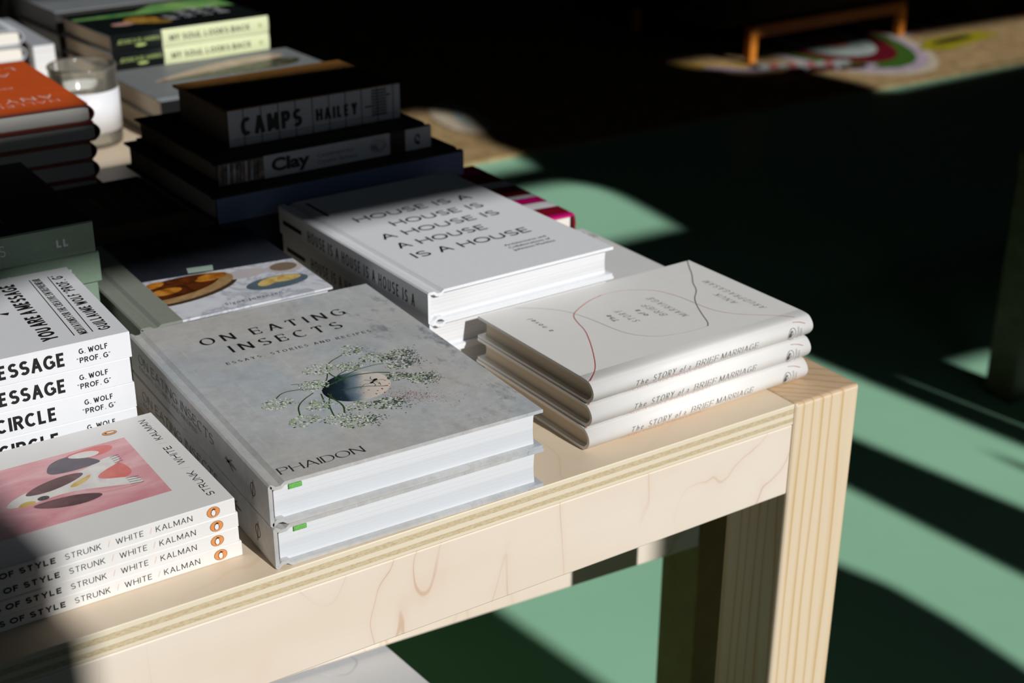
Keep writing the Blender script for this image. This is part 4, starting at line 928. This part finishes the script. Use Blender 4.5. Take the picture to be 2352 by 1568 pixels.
# ================================================================== rug and sofa
RT = mrug('jute', srgb(134, 106, 70), srgb(184, 158, 116), 34); cols = {}
for n_, c_ in (('salmon', (226, 150, 132)), ('ice', (190, 206, 198)), ('wine', (118, 22, 40)), ('moss', (74, 116, 40)), ('lilac', (206, 186, 204)), ('cream', (228, 212, 186)), ('olive', (182, 170, 30)), ('ink', (36, 30, 34)), ('gold', (214, 170, 70)), ('rose', (206, 110, 110)), ('leaf', (132, 178, 62)), ('amber', (214, 132, 20))):
    a = tuple(x * .86 for x in srgb(*c_)[:3]) + (1,); d_ = tuple(x * .55 for x in a[:3]) + (1,); cols[n_] = mrug('wool_' + n_, d_, a, 60)
rg = MB(); rg.box((.2, 2.765, 0), (6.6, 5.6, .010), RT)
rf = lambda a, b, l=0: (a, b, .010 + l)
def patch(col, pts, l): blob(rg, rf, pts, cols[col], l)
for col, k, l in (('cream', 1.10, .001), ('lilac', 1.02, .0014), ('moss', .92, .0018), ('wine', .76, .0022), ('ice', .58, .0026), ('salmon', .34, .003)):
    patch(col, ell(3.41, 3.50, .33 * k, .62 * k, -.2, 40), l)
for k in range(9): patch(('ice', 'rose')[k % 2], ell(2.90 + .035 * k, 3.20 - .012 * k, .045, .035, .3, 14), .0034 + .0001 * k)
for k in range(8): patch(('wine', 'rose', 'ice')[k % 3], ell(2.72 + .03 * k, 3.28 - .012 * k, .05, .045, .3, 12), .0031)
for k in range(8): patch(('wine', 'lilac', 'wine')[k % 3], ell(2.95 + .04 * k, 3.11 - .014 * k, .05, .028, .2, 12), .0030)
patch('gold', [(2.55, 3.44), (2.82, 3.22), (2.86, 3.26), (2.60, 3.48)], .0035); patch('lilac', [(2.66, 3.30), (2.82, 3.14), (2.87, 3.17), (2.70, 3.34)], .0036)
patch('leaf', [(3.02, 3.34), (3.25, 3.36), (3.10, 3.48), (2.98, 3.42)], .0036)
patch('olive', [(3.60, 3.10), (3.70, 3.04), (4.12, 3.13), (4.08, 3.22), (3.78, 3.22)], .0034); patch('ink', ell(3.86, 3.16, .14, .030, .12, 18), .0038)
for k in range(14): patch(('cream', 'lilac', 'rose')[k % 3], ell(3.74 + .055 * k, 3.345 + .012 * k, .05, .045, 0, 12), .0034 + .0001 * (k % 3))
for k in range(12): patch(('rose', 'wine')[k % 2], ell(3.72 + .06 * k, 3.43 + .012 * k, .055, .04, 0, 12), .0033)
patch('rose', ell(4.62, 3.40, .16, .12, 0, 20), .0036)
patch('cream', ell(1.545, 3.20, .085, .20, -.2, 24), .0034); patch('ice', ell(1.54, 3.18, .018, .10, -.2, 16), .0038); patch('amber', ell(1.68, 3.20, .05, .10, -.2, 18), .0036)
rug = rg.build('rug'); rug['label'] = 'woven straw coloured rug with bright wool rings on the green floor'; rug['category'] = 'rug'
HON = flat('honey_wood', srgb(206, 124, 40), .45, .35, .12, 40); UPH = flat('dark_upholstery', srgb(44, 44, 38), .9, .1, .15, 120)
sf = thing('sofa', 'dark upholstered sofa on low honey wood legs standing on the rug', 'sofa', (2.865, 3.268, .0139), .062)
for x in (0, .860):
    for y in (0, .66):
        b = MB(); b.box((x, y, 0), (x + .034, y + .034, .115), HON); b.build('leg', sf, .004)
b = MB(); b.box((0, .004, .095), (.894, .034, .140), flat('honey_wood_shaded', srgb(146, 84, 32), .5, .3, .12, 40)); b.build('front_rail', sf, .004)  # rail wood painted darker than the legs to stand in for shade
b = MB(); b.box((-.03, .02, .141), (.92, .72, .36), UPH); b.build('seat', sf, .03, 3)
b = MB(); b.box((-.03, .54, .361), (.92, .72, .78), UPH); b.build('backrest', sf, .03, 3)
for x0, x1 in ((-.13, -.031), (.921, 1.02)):
    b = MB(); b.box((x0, .02, .141), (x1, .72, .56), UPH); b.build('armrest', sf, .025, 3)
